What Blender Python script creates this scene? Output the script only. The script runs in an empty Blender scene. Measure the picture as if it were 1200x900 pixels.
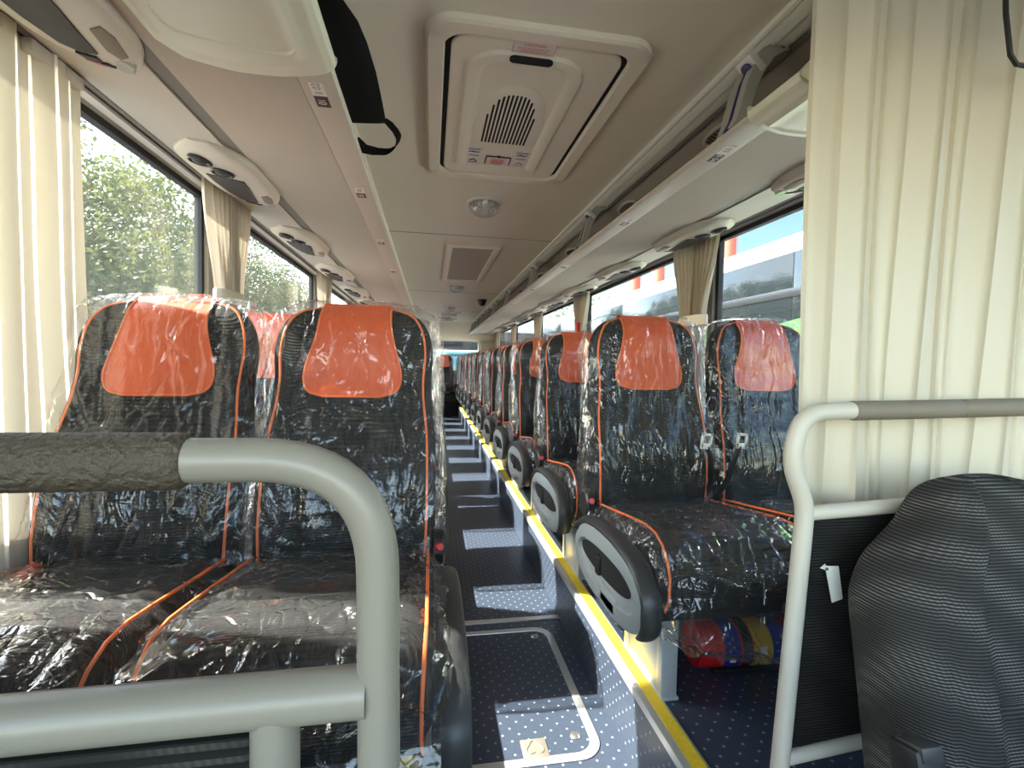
import bpy, bmesh, math, random
from mathutils import Vector, Matrix, noise
PI = math.pi
C = bpy.context.scene.collection
R = random.Random(7)

# ------------------------------------------------------------------ mesh helpers
class MB:
    def __init__(s): s.v = []; s.f = []
    def add(s, vs, fs):
        n = len(s.v); s.v += [tuple(p) for p in vs]; s.f += [tuple(i + n for i in f) for f in fs]; return s
    def merge(s, o): return s.add(o.v, o.f)
    def box(s, lo, hi, b=0.0, seg=2, M=None):
        bm = bmesh.new(); bmesh.ops.create_cube(bm, size=1.0)
        for v in bm.verts:
            v.co = Vector([(lo[i] + hi[i]) / 2 + v.co[i] * (hi[i] - lo[i]) for i in range(3)])
        if b > 0:
            bmesh.ops.bevel(bm, geom=list(bm.edges) + list(bm.verts), offset=b, segments=seg, affect='EDGES', profile=0.5)
        return s._bm(bm, M)
    def _bm(s, bm, M=None):
        if M is not None: bmesh.ops.transform(bm, matrix=M, verts=bm.verts)
        bm.verts.index_update()
        s.add([v.co[:] for v in bm.verts], [[v.index for v in f.verts] for f in bm.faces]); bm.free(); return s
    def loft(s, rings, closed=True, cap0=False, cap1=False):
        n = len(rings[0]); vs = [p for r in rings for p in r]; fs = []
        for i in range(len(rings) - 1):
            for j in range(n if closed else n - 1):
                k = (j + 1) % n
                fs.append((i * n + j, i * n + k, (i + 1) * n + k, (i + 1) * n + j))
        if cap0: fs.append(tuple(range(n))[::-1])
        if cap1: fs.append(tuple((len(rings) - 1) * n + j for j in range(n)))
        return s.add(vs, fs)
    def grid(s, fn, nu, nv):
        return s.loft([[fn(i / nu, j / nv) for i in range(nu + 1)] for j in range(nv + 1)], closed=False)
    def tube(s, pts, r, n=12, caps=True):
        P = [Vector(p) for p in pts]; rs = r if isinstance(r, (list, tuple)) else [r] * len(P)
        t0 = (P[1] - P[0]).normalized()
        a = Vector((0, 0, 1)) if abs(t0.z) < .9 else Vector((1, 0, 0))
        nx = t0.cross(a).normalized(); rings = []
        for i, p in enumerate(P):
            t = ((P[min(i + 1, len(P) - 1)] - P[max(i - 1, 0)])).normalized()
            nx = (nx - t * nx.dot(t)).normalized(); ny = t.cross(nx)
            rings.append([p + (nx * math.cos(2 * PI * k / n) + ny * math.sin(2 * PI * k / n)) * rs[i] for k in range(n)])
        return s.loft(rings, True, caps, caps)
    def prism(s, poly, off, b=0.0, seg=2):      # poly: 3D points (planar), off: extrusion vector
        bm = bmesh.new(); vs = [bm.verts.new(p) for p in poly]; f = bm.faces.new(vs)
        r = bmesh.ops.extrude_face_region(bm, geom=[f])
        nv = [e for e in r['geom'] if isinstance(e, bmesh.types.BMVert)]
        bmesh.ops.translate(bm, verts=nv, vec=off)
        bmesh.ops.recalc_face_normals(bm, faces=bm.faces)
        if b > 0:
            bm.normal_update()
            ed = [e for e in bm.edges if len(e.link_faces) == 2 and e.calc_face_angle(0) > .6]
            bmesh.ops.bevel(bm, geom=ed, offset=b, segments=seg, affect='EDGES', profile=0.5)
        return s._bm(bm)
    def disc(s, c, ax, prof, n=24):             # lathe: prof = [(r, h)...] about axis ax through c
        ax = Vector(ax).normalized(); a = Vector((0, 0, 1)) if abs(ax.z) < .9 else Vector((1, 0, 0))
        u = ax.cross(a).normalized(); w = ax.cross(u); c = Vector(c)
        rings = [[c + ax * h + (u * math.cos(2 * PI * k / n) + w * math.sin(2 * PI * k / n)) * max(r, 1e-4) for k in range(n)] for r, h in prof]
        return s.loft(rings, True, True, True)
    def ball(s, c, r, n=12, sc=(1, 1, 1)):
        bm = bmesh.new(); bmesh.ops.create_uvsphere(bm, u_segments=n, v_segments=n // 2 + 2, radius=r)
        return s._bm(bm, Matrix.Translation(c) @ Matrix.Diagonal((*sc, 1)))
    def xf(s, M): s.v = [tuple(M @ Vector(p)) for p in s.v]; return s
    def build(s, name, mat, parent=None, sharp=35, flat=False):
        me = bpy.data.meshes.new(name); me.from_pydata(s.v, [], s.f); me.validate()
        bm = bmesh.new(); bm.from_mesh(me); bmesh.ops.recalc_face_normals(bm, faces=bm.faces); bm.to_mesh(me); bm.free()
        me.materials.append(mat)
        if not flat:
            me.polygons.foreach_set('use_smooth', [True] * len(me.polygons))
            me.set_sharp_from_angle(angle=math.radians(sharp))
        o = bpy.data.objects.new(name, me); C.objects.link(o)
        if parent: o.parent = parent
        return o

def tag(o, label, cat, group=None, kind=None):
    o['label'] = label; o['category'] = cat
    if group: o['group'] = group
    if kind: o['kind'] = kind
    return o
def thing(name, label, cat, loc=(0, 0, 0), group=None):
    o = bpy.data.objects.new(name, None); o.empty_display_size = .05; C.objects.link(o); o.location = loc
    return tag(o, label, cat, group)
def struct(o, label=None, cat=None):
    o['kind'] = 'structure'
    if label: o['label'] = label
    if cat: o['category'] = cat
    return o
def copy_tree(o, parent=None):
    c = o.copy(); C.objects.link(c)
    if parent: c.parent = parent
    for ch in list(o.children): copy_tree(ch, c)
    return c
def lerp(tab, x):
    if x <= tab[0][0]: return tab[0][1]
    for (a, b), (c, d) in zip(tab, tab[1:]):
        if x <= c: return b + (d - b) * (x - a) / (c - a)
    return tab[-1][1]
def slerp(tab, x):                              # smooth (catmull) table lookup
    n = len(tab)
    if x <= tab[0][0]: return tab[0][1]
    if x >= tab[-1][0]: return tab[-1][1]
    for i in range(n - 1):
        if x <= tab[i + 1][0]:
            x0, y0 = tab[i]; x1, y1 = tab[i + 1]; t = (x - x0) / (x1 - x0)
            m0 = (y1 - tab[i - 1][1]) / (x1 - tab[i - 1][0]) if i else (y1 - y0) / (x1 - x0)
            m1 = (tab[i + 2][1] - y0) / (tab[i + 2][0] - x0) if i + 2 < n else (y1 - y0) / (x1 - x0)
            h = x1 - x0; t2 = t * t; t3 = t2 * t
            return y0 * (2 * t3 - 3 * t2 + 1) + m0 * h * (t3 - 2 * t2 + t) + y1 * (3 * t2 - 2 * t3) + m1 * h * (t3 - t2)
def round_rect(cx, cy, hx, hy, r, n=6):
    out = []
    for sx, sy, a0 in ((1, 1, 0), (-1, 1, PI / 2), (-1, -1, PI), (1, -1, 1.5 * PI)):
        for k in range(n + 1):
            a = a0 + PI / 2 * k / n
            out.append((cx + sx * (hx - r) + r * math.cos(a), cy + sy * (hy - r) + r * math.sin(a)))
    return out
def arc_path(pts, r, n=6):                      # polyline with filleted corners
    P = [Vector(p) for p in pts]; out = [P[0]]
    for i in range(1, len(P) - 1):
        rr = r[i - 1] if isinstance(r, (list, tuple)) else r
        a = (P[i - 1] - P[i]); b = (P[i + 1] - P[i]); la, lb = a.length, b.length; a.normalize(); b.normalize()
        ang = a.angle(b); d = min(rr / math.tan(ang / 2), la * .49, lb * .49)
        p0 = P[i] + a * d; p1 = P[i] + b * d
        for k in range(n + 1):
            t = k / n; out.append(p0 * (1 - t) ** 2 + P[i] * 2 * t * (1 - t) + p1 * t * t)
    out.append(P[-1]); return out

# ------------------------------------------------------------------ materials
def new_mat(name):
    m = bpy.data.materials.new(name); m.use_nodes = True; nt = m.node_tree
    b = nt.nodes.get('Principled BSDF'); return m, nt, b
def L(nt, a, b): nt.links.new(a, b)
def mat(name, col, rough=.5, metal=0., spec=.5, bump=None, var=None, coat=0., sheen=0.):
    m, nt, b = new_mat(name)
    b.inputs['Base Color'].default_value = (*col, 1); b.inputs['Roughness'].default_value = rough
    b.inputs['Metallic'].default_value = metal; b.inputs['Specular IOR Level'].default_value = spec
    b.inputs['Coat Weight'].default_value = coat; b.inputs['Sheen Weight'].default_value = sheen
    tc = nt.nodes.new('ShaderNodeTexCoord')
    if bump:
        sc, st, dist = bump
        n = nt.nodes.new('ShaderNodeTexNoise'); n.inputs['Scale'].default_value = sc; n.inputs['Detail'].default_value = 4
        L(nt, tc.outputs['Object'], n.inputs['Vector'])
        bp = nt.nodes.new('ShaderNodeBump'); bp.inputs['Strength'].default_value = st; bp.inputs['Distance'].default_value = dist
        L(nt, n.outputs['Fac'], bp.inputs['Height']); L(nt, bp.outputs['Normal'], b.inputs['Normal'])
    if var:
        sc, amt = var
        n = nt.nodes.new('ShaderNodeTexNoise'); n.inputs['Scale'].default_value = sc; n.inputs['Detail'].default_value = 5
        L(nt, tc.outputs['Object'], n.inputs['Vector'])
        mx = nt.nodes.new('ShaderNodeMix'); mx.data_type = 'RGBA'
        mx.inputs[6].default_value = (*[c * (1 - amt) for c in col], 1); mx.inputs[7].default_value = (*[min(1, c * (1 + amt)) for c in col], 1)
        L(nt, n.outputs['Fac'], mx.inputs[0]); L(nt, mx.outputs[2], b.inputs['Base Color'])
    return m
M_ceil = mat('ceiling_plastic', (.86, .80, .66), .55, bump=(60, .05, .002), var=(3, .03))
M_bin = mat('rack_fabric', (.50, .455, .39), .8, bump=(400, .15, .0006), var=(8, .05))
M_lip = mat('rack_plastic', (.56, .525, .45), .42)
M_cap = mat('cap_plastic', (.76, .77, .63), .38)
M_taupe = mat('groove_taupe', (.17, .15, .125), .6)
M_panel = mat('service_panel', (.52, .485, .42), .55, var=(6, .03))
M_rackin = mat('rack_lining', (.42, .37, .30), .85, bump=(200, .2, .001))
M_alu = mat('rail_aluminium', (.88, .87, .76), .28, spec=.8)
M_track = mat('track_aluminium', (.60, .57, .52), .4, .2)
M_steel = mat('painted_tube', (.265, .245, .20), .36, .0, .5, bump=(500, .06, .0004))
M_foam = mat('grip_foam', (.080, .062, .040), .55, bump=(190, 1., .005), var=(60, .15))
M_foam2 = mat('grip_foam_brown', (.20, .17, .125), .6, bump=(260, .4, .001))
M_black = mat('black_plastic', (.012, .012, .013), .45)
M_rubber = mat('black_rubber', (.015, .015, .016), .7)
M_void = mat('dark_void', (.006, .006, .006), .9)  # near-black colour paints the shade inside gaps, slits and recesses
M_grey = mat('bracket_grey', (.42, .42, .36), .4)
M_white = mat('white_plastic', (.78, .77, .73), .35)
M_navy = mat('navy_plastic', (.03, .02, .12), .35)
M_arm = mat('arm_grey', (.30, .33, .33), .38)
M_pad = mat('arm_pad', (.035, .036, .036), .42, bump=(300, .2, .0006))
M_ped = mat('pedestal_paint', (.52, .56, .56), .35, .15)
M_red = mat('red_plastic', (.65, .015, .02), .35)
M_redbut = mat('red_button', (.50, .02, .02), .4)
M_orange = mat('orange_leather', (.72, .108, .026), .42, bump=(350, .2, .0006), var=(30, .06))
M_piping = mat('orange_piping', (.85, .17, .04), .5)
M_lensgrey = mat('lens_grey', (.45, .44, .38), .15)
M_brown = mat('brown_pad', (.22, .18, .14), .6)
M_spk = mat('speaker_mesh', (.02, .018, .022), .6, bump=(900, .6, .001))
M_dash = mat('dark_grey_plastic', (.022, .02, .026), .5)
M_sticker = mat('sticker_white', (.80, .74, .70), .5)
M_stred = mat('sticker_red', (.70, .16, .12), .5)
M_stdark = mat('sticker_dark', (.03, .012, .012), .4)
M_stgrey = mat('sticker_grey', (.25, .25, .28), .5)
M_yellow = mat('yellow_tread', (.80, .58, .03), .6, bump=(700, .5, .001), var=(120, .2))
M_alu2 = mat('nosing_aluminium', (.62, .62, .60), .3, .6, bump=(200, .05, .0005))
M_screw = mat('screw_steel', (.6, .6, .58), .25, .9)
M_brass = mat('latch_alloy', (.50, .44, .36), .38, .7)
M_wallin = mat('wall_lining', (.30, .28, .25), .8)
M_shell = mat('bus_shell', (.6, .6, .6), .4)
M_cloth = mat('black_cloth', (.004, .004, .004), .95, spec=.1)
M_blue = mat('label_blue', (.02, .04, .30), .4)
M_lyel = mat('label_yellow', (.75, .45, .04), .4)
M_chrome = mat('chrome', (.8, .8, .8), .12, 1.)

def fresnel(nt, ior, normal=None):
    N = nt.nodes; g = N.new('ShaderNodeNewGeometry'); mr = N.new('ShaderNodeMapRange')
    mr.inputs[3].default_value = ior; mr.inputs[4].default_value = 1 / ior; L(nt, g.outputs['Backfacing'], mr.inputs[0])
    fr = N.new('ShaderNodeFresnel'); L(nt, mr.outputs[0], fr.inputs['IOR'])
    if normal is not None: L(nt, normal, fr.inputs['Normal'])
    return fr
def fabric(name, base, hi, freq, ky=1.0, amt=.6):
    """ribbed upholstery: fine horizontal ribs with a drifting woven highlight"""
    m, nt, b = new_mat(name); N = nt.nodes
    tc = N.new('ShaderNodeTexCoord'); sx = N.new('ShaderNodeSeparateXYZ'); L(nt, tc.outputs['Object'], sx.inputs[0])
    def mth(op, a, c=None, v=None):
        n = N.new('ShaderNodeMath'); n.operation = op
        if hasattr(a, 'links'): L(nt, a, n.inputs[0])
        else: n.inputs[0].default_value = a
        if c is not None:
            if hasattr(c, 'links'): L(nt, c, n.inputs[1])
            else: n.inputs[1].default_value = c
        return n.outputs[0]
    z = sx.outputs['Z']; y = sx.outputs['Y']; x = sx.outputs['X']
    q = mth('SUBTRACT', z, mth('MULTIPLY', y, ky))
    rib = mth('SINE', mth('MULTIPLY', q, freq))
    nz = N.new('ShaderNodeTexNoise'); nz.inputs['Scale'].default_value = 9; nz.inputs['Detail'].default_value = 3
    L(nt, tc.outputs['Object'], nz.inputs['Vector'])
    w = N.new('ShaderNodeTexWave'); w.wave_type = 'BANDS'; w.bands_direction = 'DIAGONAL'
    w.inputs['Scale'].default_value = 4.5; w.inputs['Distortion'].default_value = 2.2; w.inputs['Detail'].default_value = 2; w.inputs['Detail Scale'].default_value = 1.2
    L(nt, tc.outputs['Object'], w.inputs['Vector'])
    dash = mth('SINE', mth('ADD', mth('MULTIPLY', x, 900.), mth('MULTIPLY', z, 300.)))
    fac = mth('MULTIPLY', mth('GREATER_THAN', rib, .25), mth('MULTIPLY', mth('ADD', mth('MULTIPLY', dash, .3), .7), mth('POWER', w.outputs['Fac'], 1.6)))
    fac = mth('ADD', mth('MULTIPLY', fac, amt), mth('MULTIPLY', mth('GREATER_THAN', rib, .25), .18))
    mx = N.new('ShaderNodeMix'); mx.data_type = 'RGBA'; mx.inputs[6].default_value = (*base, 1); mx.inputs[7].default_value = (*hi, 1)
    L(nt, fac, mx.inputs[0]); L(nt, mx.outputs[2], b.inputs['Base Color'])
    bp = N.new('ShaderNodeBump'); bp.inputs['Strength'].default_value = .5; bp.inputs['Distance'].default_value = .0012
    L(nt, rib, bp.inputs['Height']); L(nt, bp.outputs['Normal'], b.inputs['Normal'])
    b.inputs['Roughness'].default_value = .85; b.inputs['Specular IOR Level'].default_value = .25
    return m
M_seat = fabric('seat_fabric', (.008, .0085, .009), (.05, .05, .05), 1100., amt=.25)
M_driver = fabric('driver_fabric', (.018, .0175, .017), (.21, .20, .188), 1350., 0.0, amt=.62)
M_mesh = fabric('panel_fabric', (.006, .006, .006), (.05, .05, .045), 1100., 0., amt=.35)
M_ribbed = fabric('ribbed_panel', (.008, .008, .007), (.07, .068, .058), 560., 0., amt=.6)

def film_mat():
    m, nt, b = new_mat('clear_film'); N = nt.nodes; N.remove(b); out = N.get('Material Output')
    tc = N.new('ShaderNodeTexCoord')
    wn_ = N.new('ShaderNodeTexNoise'); wn_.inputs['Scale'].default_value = 5; wn_.inputs['Detail'].default_value = 2; L(nt, tc.outputs['Object'], wn_.inputs['Vector'])
    wv = N.new('ShaderNodeVectorMath'); wv.operation = 'MULTIPLY_ADD'; wv.inputs[1].default_value = (.10, .10, .10); L(nt, wn_.outputs['Color'], wv.inputs[0]); L(nt, tc.outputs['Object'], wv.inputs[2])
    prev = None
    for sc_, wid, dist, st in (((15, 12, 1.7), .12, .0042, 1.), ((34, 30, 4.5), .15, .0018, 1.), ((80, 76, 20), .22, .0006, .7)):
        mp = N.new('ShaderNodeMapping'); mp.inputs['Scale'].default_value = sc_; L(nt, wv.outputs[0], mp.inputs['Vector'])
        v = N.new('ShaderNodeTexVoronoi'); v.feature = 'DISTANCE_TO_EDGE'; v.inputs['Scale'].default_value = 1; L(nt, mp.outputs[0], v.inputs['Vector'])
        mr = N.new('ShaderNodeMapRange'); mr.interpolation_type = 'SMOOTHSTEP'; mr.inputs[2].default_value = wid; L(nt, v.outputs['Distance'], mr.inputs[0])
        bb_ = N.new('ShaderNodeBump'); bb_.inputs['Strength'].default_value = st; bb_.inputs['Distance'].default_value = dist; L(nt, mr.outputs[0], bb_.inputs['Height'])
        if prev: L(nt, prev.outputs['Normal'], bb_.inputs['Normal'])
        mk = N.new('ShaderNodeTexNoise'); mk.inputs['Scale'].default_value = 4.5 + sc_[0] * .09; mk.inputs['Detail'].default_value = 1; L(nt, tc.outputs['Object'], mk.inputs['Vector'])
        mm = N.new('ShaderNodeMapRange'); mm.inputs[1].default_value = .38; mm.inputs[2].default_value = .58; mm.inputs[3].default_value = .14; mm.inputs[4].default_value = st; L(nt, mk.outputs['Fac'], mm.inputs[0]); L(nt, mm.outputs[0], bb_.inputs['Strength'])
        prev = bb_
    b2 = prev
    gl = N.new('ShaderNodeBsdfGlossy'); gl.inputs['Roughness'].default_value = .09; gl.inputs['Color'].default_value = (1, 1, 1, 1); L(nt, b2.outputs['Normal'], gl.inputs['Normal'])
    tr = N.new('ShaderNodeBsdfTransparent'); tr.inputs['Color'].default_value = (.965, .965, .965, 1)
    df = N.new('ShaderNodeBsdfTranslucent'); df.inputs['Color'].default_value = (.9, .9, .9, 1)
    d2 = N.new('ShaderNodeBsdfDiffuse'); d2.inputs['Color'].default_value = (.9, .9, .9, 1); L(nt, b2.outputs['Normal'], d2.inputs['Normal'])
    hz = N.new('ShaderNodeMixShader'); hz.inputs[0].default_value = .5; L(nt, df.outputs[0], hz.inputs[1]); L(nt, d2.outputs[0], hz.inputs[2])
    m0 = N.new('ShaderNodeMixShader'); m0.inputs[0].default_value = .03; L(nt, tr.outputs[0], m0.inputs[1]); L(nt, hz.outputs[0], m0.inputs[2])
    fr = fresnel(nt, 1.56, b2.outputs['Normal'])
    m1 = N.new('ShaderNodeMixShader'); L(nt, fr.outputs[0], m1.inputs[0]); L(nt, m0.outputs[0], m1.inputs[1]); L(nt, gl.outputs[0], m1.inputs[2])
    L(nt, m1.outputs[0], out.inputs['Surface']); return m
M_film = film_mat()

def glass_mat(name, tint, ior=1.45, haze=0.0):
    m, nt, b = new_mat(name); N = nt.nodes; N.remove(b); out = N.get('Material Output')
    tr = N.new('ShaderNodeBsdfTransparent'); tr.inputs['Color'].default_value = (*tint, 1)
    gl = N.new('ShaderNodeBsdfGlossy'); gl.inputs['Roughness'].default_value = .01
    fr = fresnel(nt, ior)
    m1 = N.new('ShaderNodeMixShader'); L(nt, fr.outputs[0], m1.inputs[0]); L(nt, tr.outputs[0], m1.inputs[1]); L(nt, gl.outputs[0], m1.inputs[2])
    res = m1
    if haze:  # patchy translucent haze mixed in to wash out the view outside
        tc = N.new('ShaderNodeTexCoord'); n = N.new('ShaderNodeTexNoise'); n.inputs['Scale'].default_value = 2.5; n.inputs['Detail'].default_value = 6
        L(nt, tc.outputs['Object'], n.inputs['Vector'])
        mu = N.new('ShaderNodeMath'); mu.operation = 'MULTIPLY'; mu.inputs[1].default_value = haze; L(nt, n.outputs['Fac'], mu.inputs[0])
        df = N.new('ShaderNodeBsdfTranslucent'); df.inputs['Color'].default_value = (.8, .85, .8, 1)
        m2 = N.new('ShaderNodeMixShader'); L(nt, mu.outputs[0], m2.inputs[0]); L(nt, m1.outputs[0], m2.inputs[1]); L(nt, df.outputs[0], m2.inputs[2]); res = m2
    L(nt, res.outputs[0], out.inputs['Surface']); return m
M_glass = glass_mat('window_glass', (.95, .97, .96), 1.35, .016)
M_lens = glass_mat('lamp_lens', (.93, .93, .93), 2.1)

def curtain_mat(name, col, transl):
    m, nt, b = new_mat(name); N = nt.nodes; out = N.get('Material Output')
    b.inputs['Base Color'].default_value = (*col, 1); b.inputs['Roughness'].default_value = .38
    tl = N.new('ShaderNodeBsdfTranslucent'); tl.inputs['Color'].default_value = (*col, 1)
    mx = N.new('ShaderNodeMixShader'); mx.inputs[0].default_value = transl
    L(nt, b.outputs[0], mx.inputs[1]); L(nt, tl.outputs[0], mx.inputs[2]); L(nt, mx.outputs[0], out.inputs['Surface']); return m
M_curtL = curtain_mat('curtain_backlit', (.60, .54, .42), .06)
M_curtThin = curtain_mat('curtain_single_layer', (.9, .87, .78), .5)  # thin folds also paled in colour to show as bright backlit lines
M_curtR = curtain_mat('curtain_cream', (.66, .62, .50), .15)
M_drape = curtain_mat('curtain_taupe', (.45, .39, .31), .22)
M_tie = mat('tieback', (.62, .57, .48), .7)

def floor_mat(name, base, dot, pitch, rad, rough=.35):
    m, nt, b = new_mat(name); N = nt.nodes
    tc = N.new('ShaderNodeTexCoord')
    def vm(op, a, v=None):
        n = N.new('ShaderNodeVectorMath'); n.operation = op; L(nt, a, n.inputs[0])
        if v is not None: n.inputs[1].default_value = v
        return n
    sp = N.new('ShaderNodeSeparateXYZ'); L(nt, tc.outputs['Object'], sp.inputs[0])
    ad = N.new('ShaderNodeMath'); ad.operation = 'SUBTRACT'; L(nt, sp.outputs['X'], ad.inputs[0]); L(nt, sp.outputs['Z'], ad.inputs[1])
    cb_ = N.new('ShaderNodeCombineXYZ'); L(nt, ad.outputs[0], cb_.inputs['X']); L(nt, sp.outputs['Y'], cb_.inputs['Y'])
    sc = vm('MULTIPLY', cb_.outputs[0], (1 / pitch, 1 / pitch, 0)).outputs[0]
    outs = []
    for o in ((0, 0, 0), (.5, .5, 0)):
        a = vm('ADD', sc, o).outputs[0]; fr = vm('FRACTION', a).outputs[0]; ce = vm('SUBTRACT', fr, (.5, .5, 0)).outputs[0]
        le = vm('LENGTH', ce).outputs['Value']; outs.append(le)
    mn = N.new('ShaderNodeMath'); mn.operation = 'MINIMUM'; L(nt, outs[0], mn.inputs[0]); L(nt, outs[1], mn.inputs[1])
    mr = N.new('ShaderNodeMapRange'); mr.inputs[1].default_value = rad * .75; mr.inputs[2].default_value = rad * 1.15; mr.inputs[3].default_value = 1; mr.inputs[4].default_value = 0
    L(nt, mn.outputs[0], mr.inputs[0])
    ns = N.new('ShaderNodeTexNoise'); ns.inputs['Scale'].default_value = 160; ns.inputs['Detail'].default_value = 3; L(nt, tc.outputs['Object'], ns.inputs['Vector'])
    c1 = N.new('ShaderNodeMix'); c1.data_type = 'RGBA'; c1.inputs[6].default_value = (*[c * .75 for c in base], 1); c1.inputs[7].default_value = (*[c * 1.3 for c in base], 1); L(nt, ns.outputs['Fac'], c1.inputs[0])
    c2 = N.new('ShaderNodeMix'); c2.data_type = 'RGBA'; c2.inputs[7].default_value = (*dot, 1); L(nt, c1.outputs[2], c2.inputs[6]); L(nt, mr.outputs[0], c2.inputs[0])
    L(nt, c2.outputs[2], b.inputs['Base Color']); b.inputs['Roughness'].default_value = rough
    bp = N.new('ShaderNodeBump'); bp.inputs['Strength'].default_value = .15; bp.inputs['Distance'].default_value = .001; L(nt, ns.outputs['Fac'], bp.inputs['Height']); L(nt, bp.outputs['Normal'], b.inputs['Normal'])
    return m
M_floor = floor_mat('vinyl_dots', (.040, .052, .078), (.24, .30, .38), .05, .075)

# ------------------------------------------------------------------ frame numbers
XL, XR, XC = -.93, 1.47, .28
ZF, ZP, ZCL = -1.12, -.90, .90          # aisle floor, seat platform, ceiling
ZW1, ZW0 = .688, -.38                   # window top / sill
Y0, Y1 = -1.7, 11.3
EDGE_R, EDGE_L = .575, -.015
SUN = Vector((1.0, -.2, -.97)).normalized()

# ------------------------------------------------------------------ shell: floor, platforms, walls, ceiling
struct(MB().box((EDGE_L - .02, Y0, ZF - .05), (EDGE_R + .02, 10.05, ZF)).build('floor', M_floor), 'dark navy vinyl aisle floor with small pale dots', 'floor')
struct(MB().box((EDGE_R, Y0, ZF - .05), (XR, Y1, ZP)).build('floor_platform_right', M_floor), 'raised navy vinyl platform under the right seats', 'floor')
struct(MB().box((XL, .3, ZF - .05), (EDGE_L, Y1, ZP)).build('floor_platform_left', M_floor), 'raised navy vinyl platform under the left seats', 'floor')
struct(MB().box((XL, Y0, ZF - .05), (EDGE_L - .02, .3, ZF)).build('floor_entrance', M_floor), 'navy vinyl floor at the front door', 'floor')
struct(MB().box((EDGE_L, 10.05, ZF - .05), (EDGE_R, Y1, -.86)).build('floor_rear_step', M_rubber), 'black step at the rear end of the aisle', 'step')

def nosing(n, x, s):
    t = thing('trim_%d' % n, 'aluminium step edge with yellow tread strip along the %s platform' % ('right' if s > 0 else 'left'), 'step edge', (x, 0, ZP)); t['kind'] = 'structure'
    ya = .3 if s < 0 else Y0
    prof = [(-.006 * s, -.018), (-.006 * s, .004), (0.0, .0075), (.052 * s, .0075), (.056 * s, .0015), (.056 * s, -.001), (0, -.001), (0, -.018)]
    MB().loft([[(px, yy, pz) for px, pz in prof] for yy in (ya, 10.04)], True, True, True).build('edge_profile', M_alu2, t)
    MB().box((min(.012 * s, .045 * s), ya, .007), (max(.012 * s, .045 * s), 10.04, .0098)).build('tread_strip', M_yellow, t)
nosing(1, EDGE_R, 1); nosing(2, EDGE_L, -1)

# the bus body behind the linings
struct(MB().box((XL - .12, Y0, .97), (XR + .12, Y1 + .1, 1.05)).build('roof', M_shell), 'roof skin over the ceiling', 'roof')
ce = MB(); prof = [(XL, .80), (-.36, .865), (-.30, ZCL), (.86, ZCL), (.90, .90)]
ce.loft([[(-.36, y, .875), (-.30, y, ZCL), (.86, y, ZCL), (.92, y, .90), (.92, y, .965), (-.36, y, .965)] for y in (Y0, 10.6)], True, True, True)
struct(ce.build('ceiling', M_ceil), 'flat cream coach ceiling above the aisle', 'ceiling')
for n, yy in enumerate((3.42, 6.15, 8.35)):
    struct(MB().box((-.30, yy, ZCL - .0015), (.86, yy + .006, ZCL + .001)).build('trim_%d' % (n + 3), M_taupe), 'thin dark joint across the ceiling', 'joint')
# left and right side walls: sill wall, header, pillars
LWIN = [(-1.6, -.27), (.88, 2.22), (2.30, 4.10), (4.18, 6.05), (6.13, 8.0), (8.08, 9.95)]  # unseen blind stretch ahead of second left window, sized to block the sun
RWIN = [(-1.6, .30), (.38, 2.34), (2.42, 4.44), (4.52, 6.45), (6.53, 8.40), (8.48, 10.5)]
def side_wall(side, x, s, wins):
    m = MB(); a, b = sorted((x, x + s * .045))
    lo = ZF - .6
    m.box((a, Y0, lo), (b, Y1, ZW0)); m.box((a, Y0, ZW1), (b, Y1, 1.0))
    edges = [Y0] + [e for w in wins for e in w] + [Y1]
    for i in range(0, len(edges), 2):
        if edges[i + 1] > edges[i]: m.box((a, edges[i], ZW0), (b, edges[i + 1], ZW1))
    struct(m.build('wall_' + side, M_wallin), '%s side wall of the coach with window openings' % side, 'wall')
side_wall('left', XL, -1, LWIN); side_wall('right', XR, 1, RWIN)
wn = 0
for side, x, s, wins in (('left', XL, -1, LWIN), ('right', XR, 1, RWIN)):
    for i, (ya, yb) in enumerate(wins):
        wn += 1
        w = thing('window_%d' % wn, '%s side window pane, %s from the front' % (side, ['first', 'second', 'third', 'fourth', 'fifth', 'sixth'][i]), 'window', (x + s * .03, ya, ZW0)); w['kind'] = 'structure'
        h = ZW1 - ZW0; wd = yb - ya
        MB().box((-.003, 0, 0), (.003, wd, h)).build('pane', M_glass, w)
        fr = MB(); d = .022
        for lo, hi in (((-.014, 0, 0), (.014, wd, d)), ((-.014, 0, h - d), (.014, wd, h)), ((-.014, 0, d), (.014, d, h - d)), ((-.014, wd - d, d), (.014, wd, h - d))): fr.box(lo, hi)
        fr.build('seal', M_rubber, w)
m = MB(); m.box((XL, Y0, ZF - .6), (XR, Y0 + .08, -.22)); m.box((XL, Y0, .74), (XR, Y0 + .08, 1.0))
struct(m.build('wall_front', M_wallin), 'front of the coach below and above the windscreen', 'wall')
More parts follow.
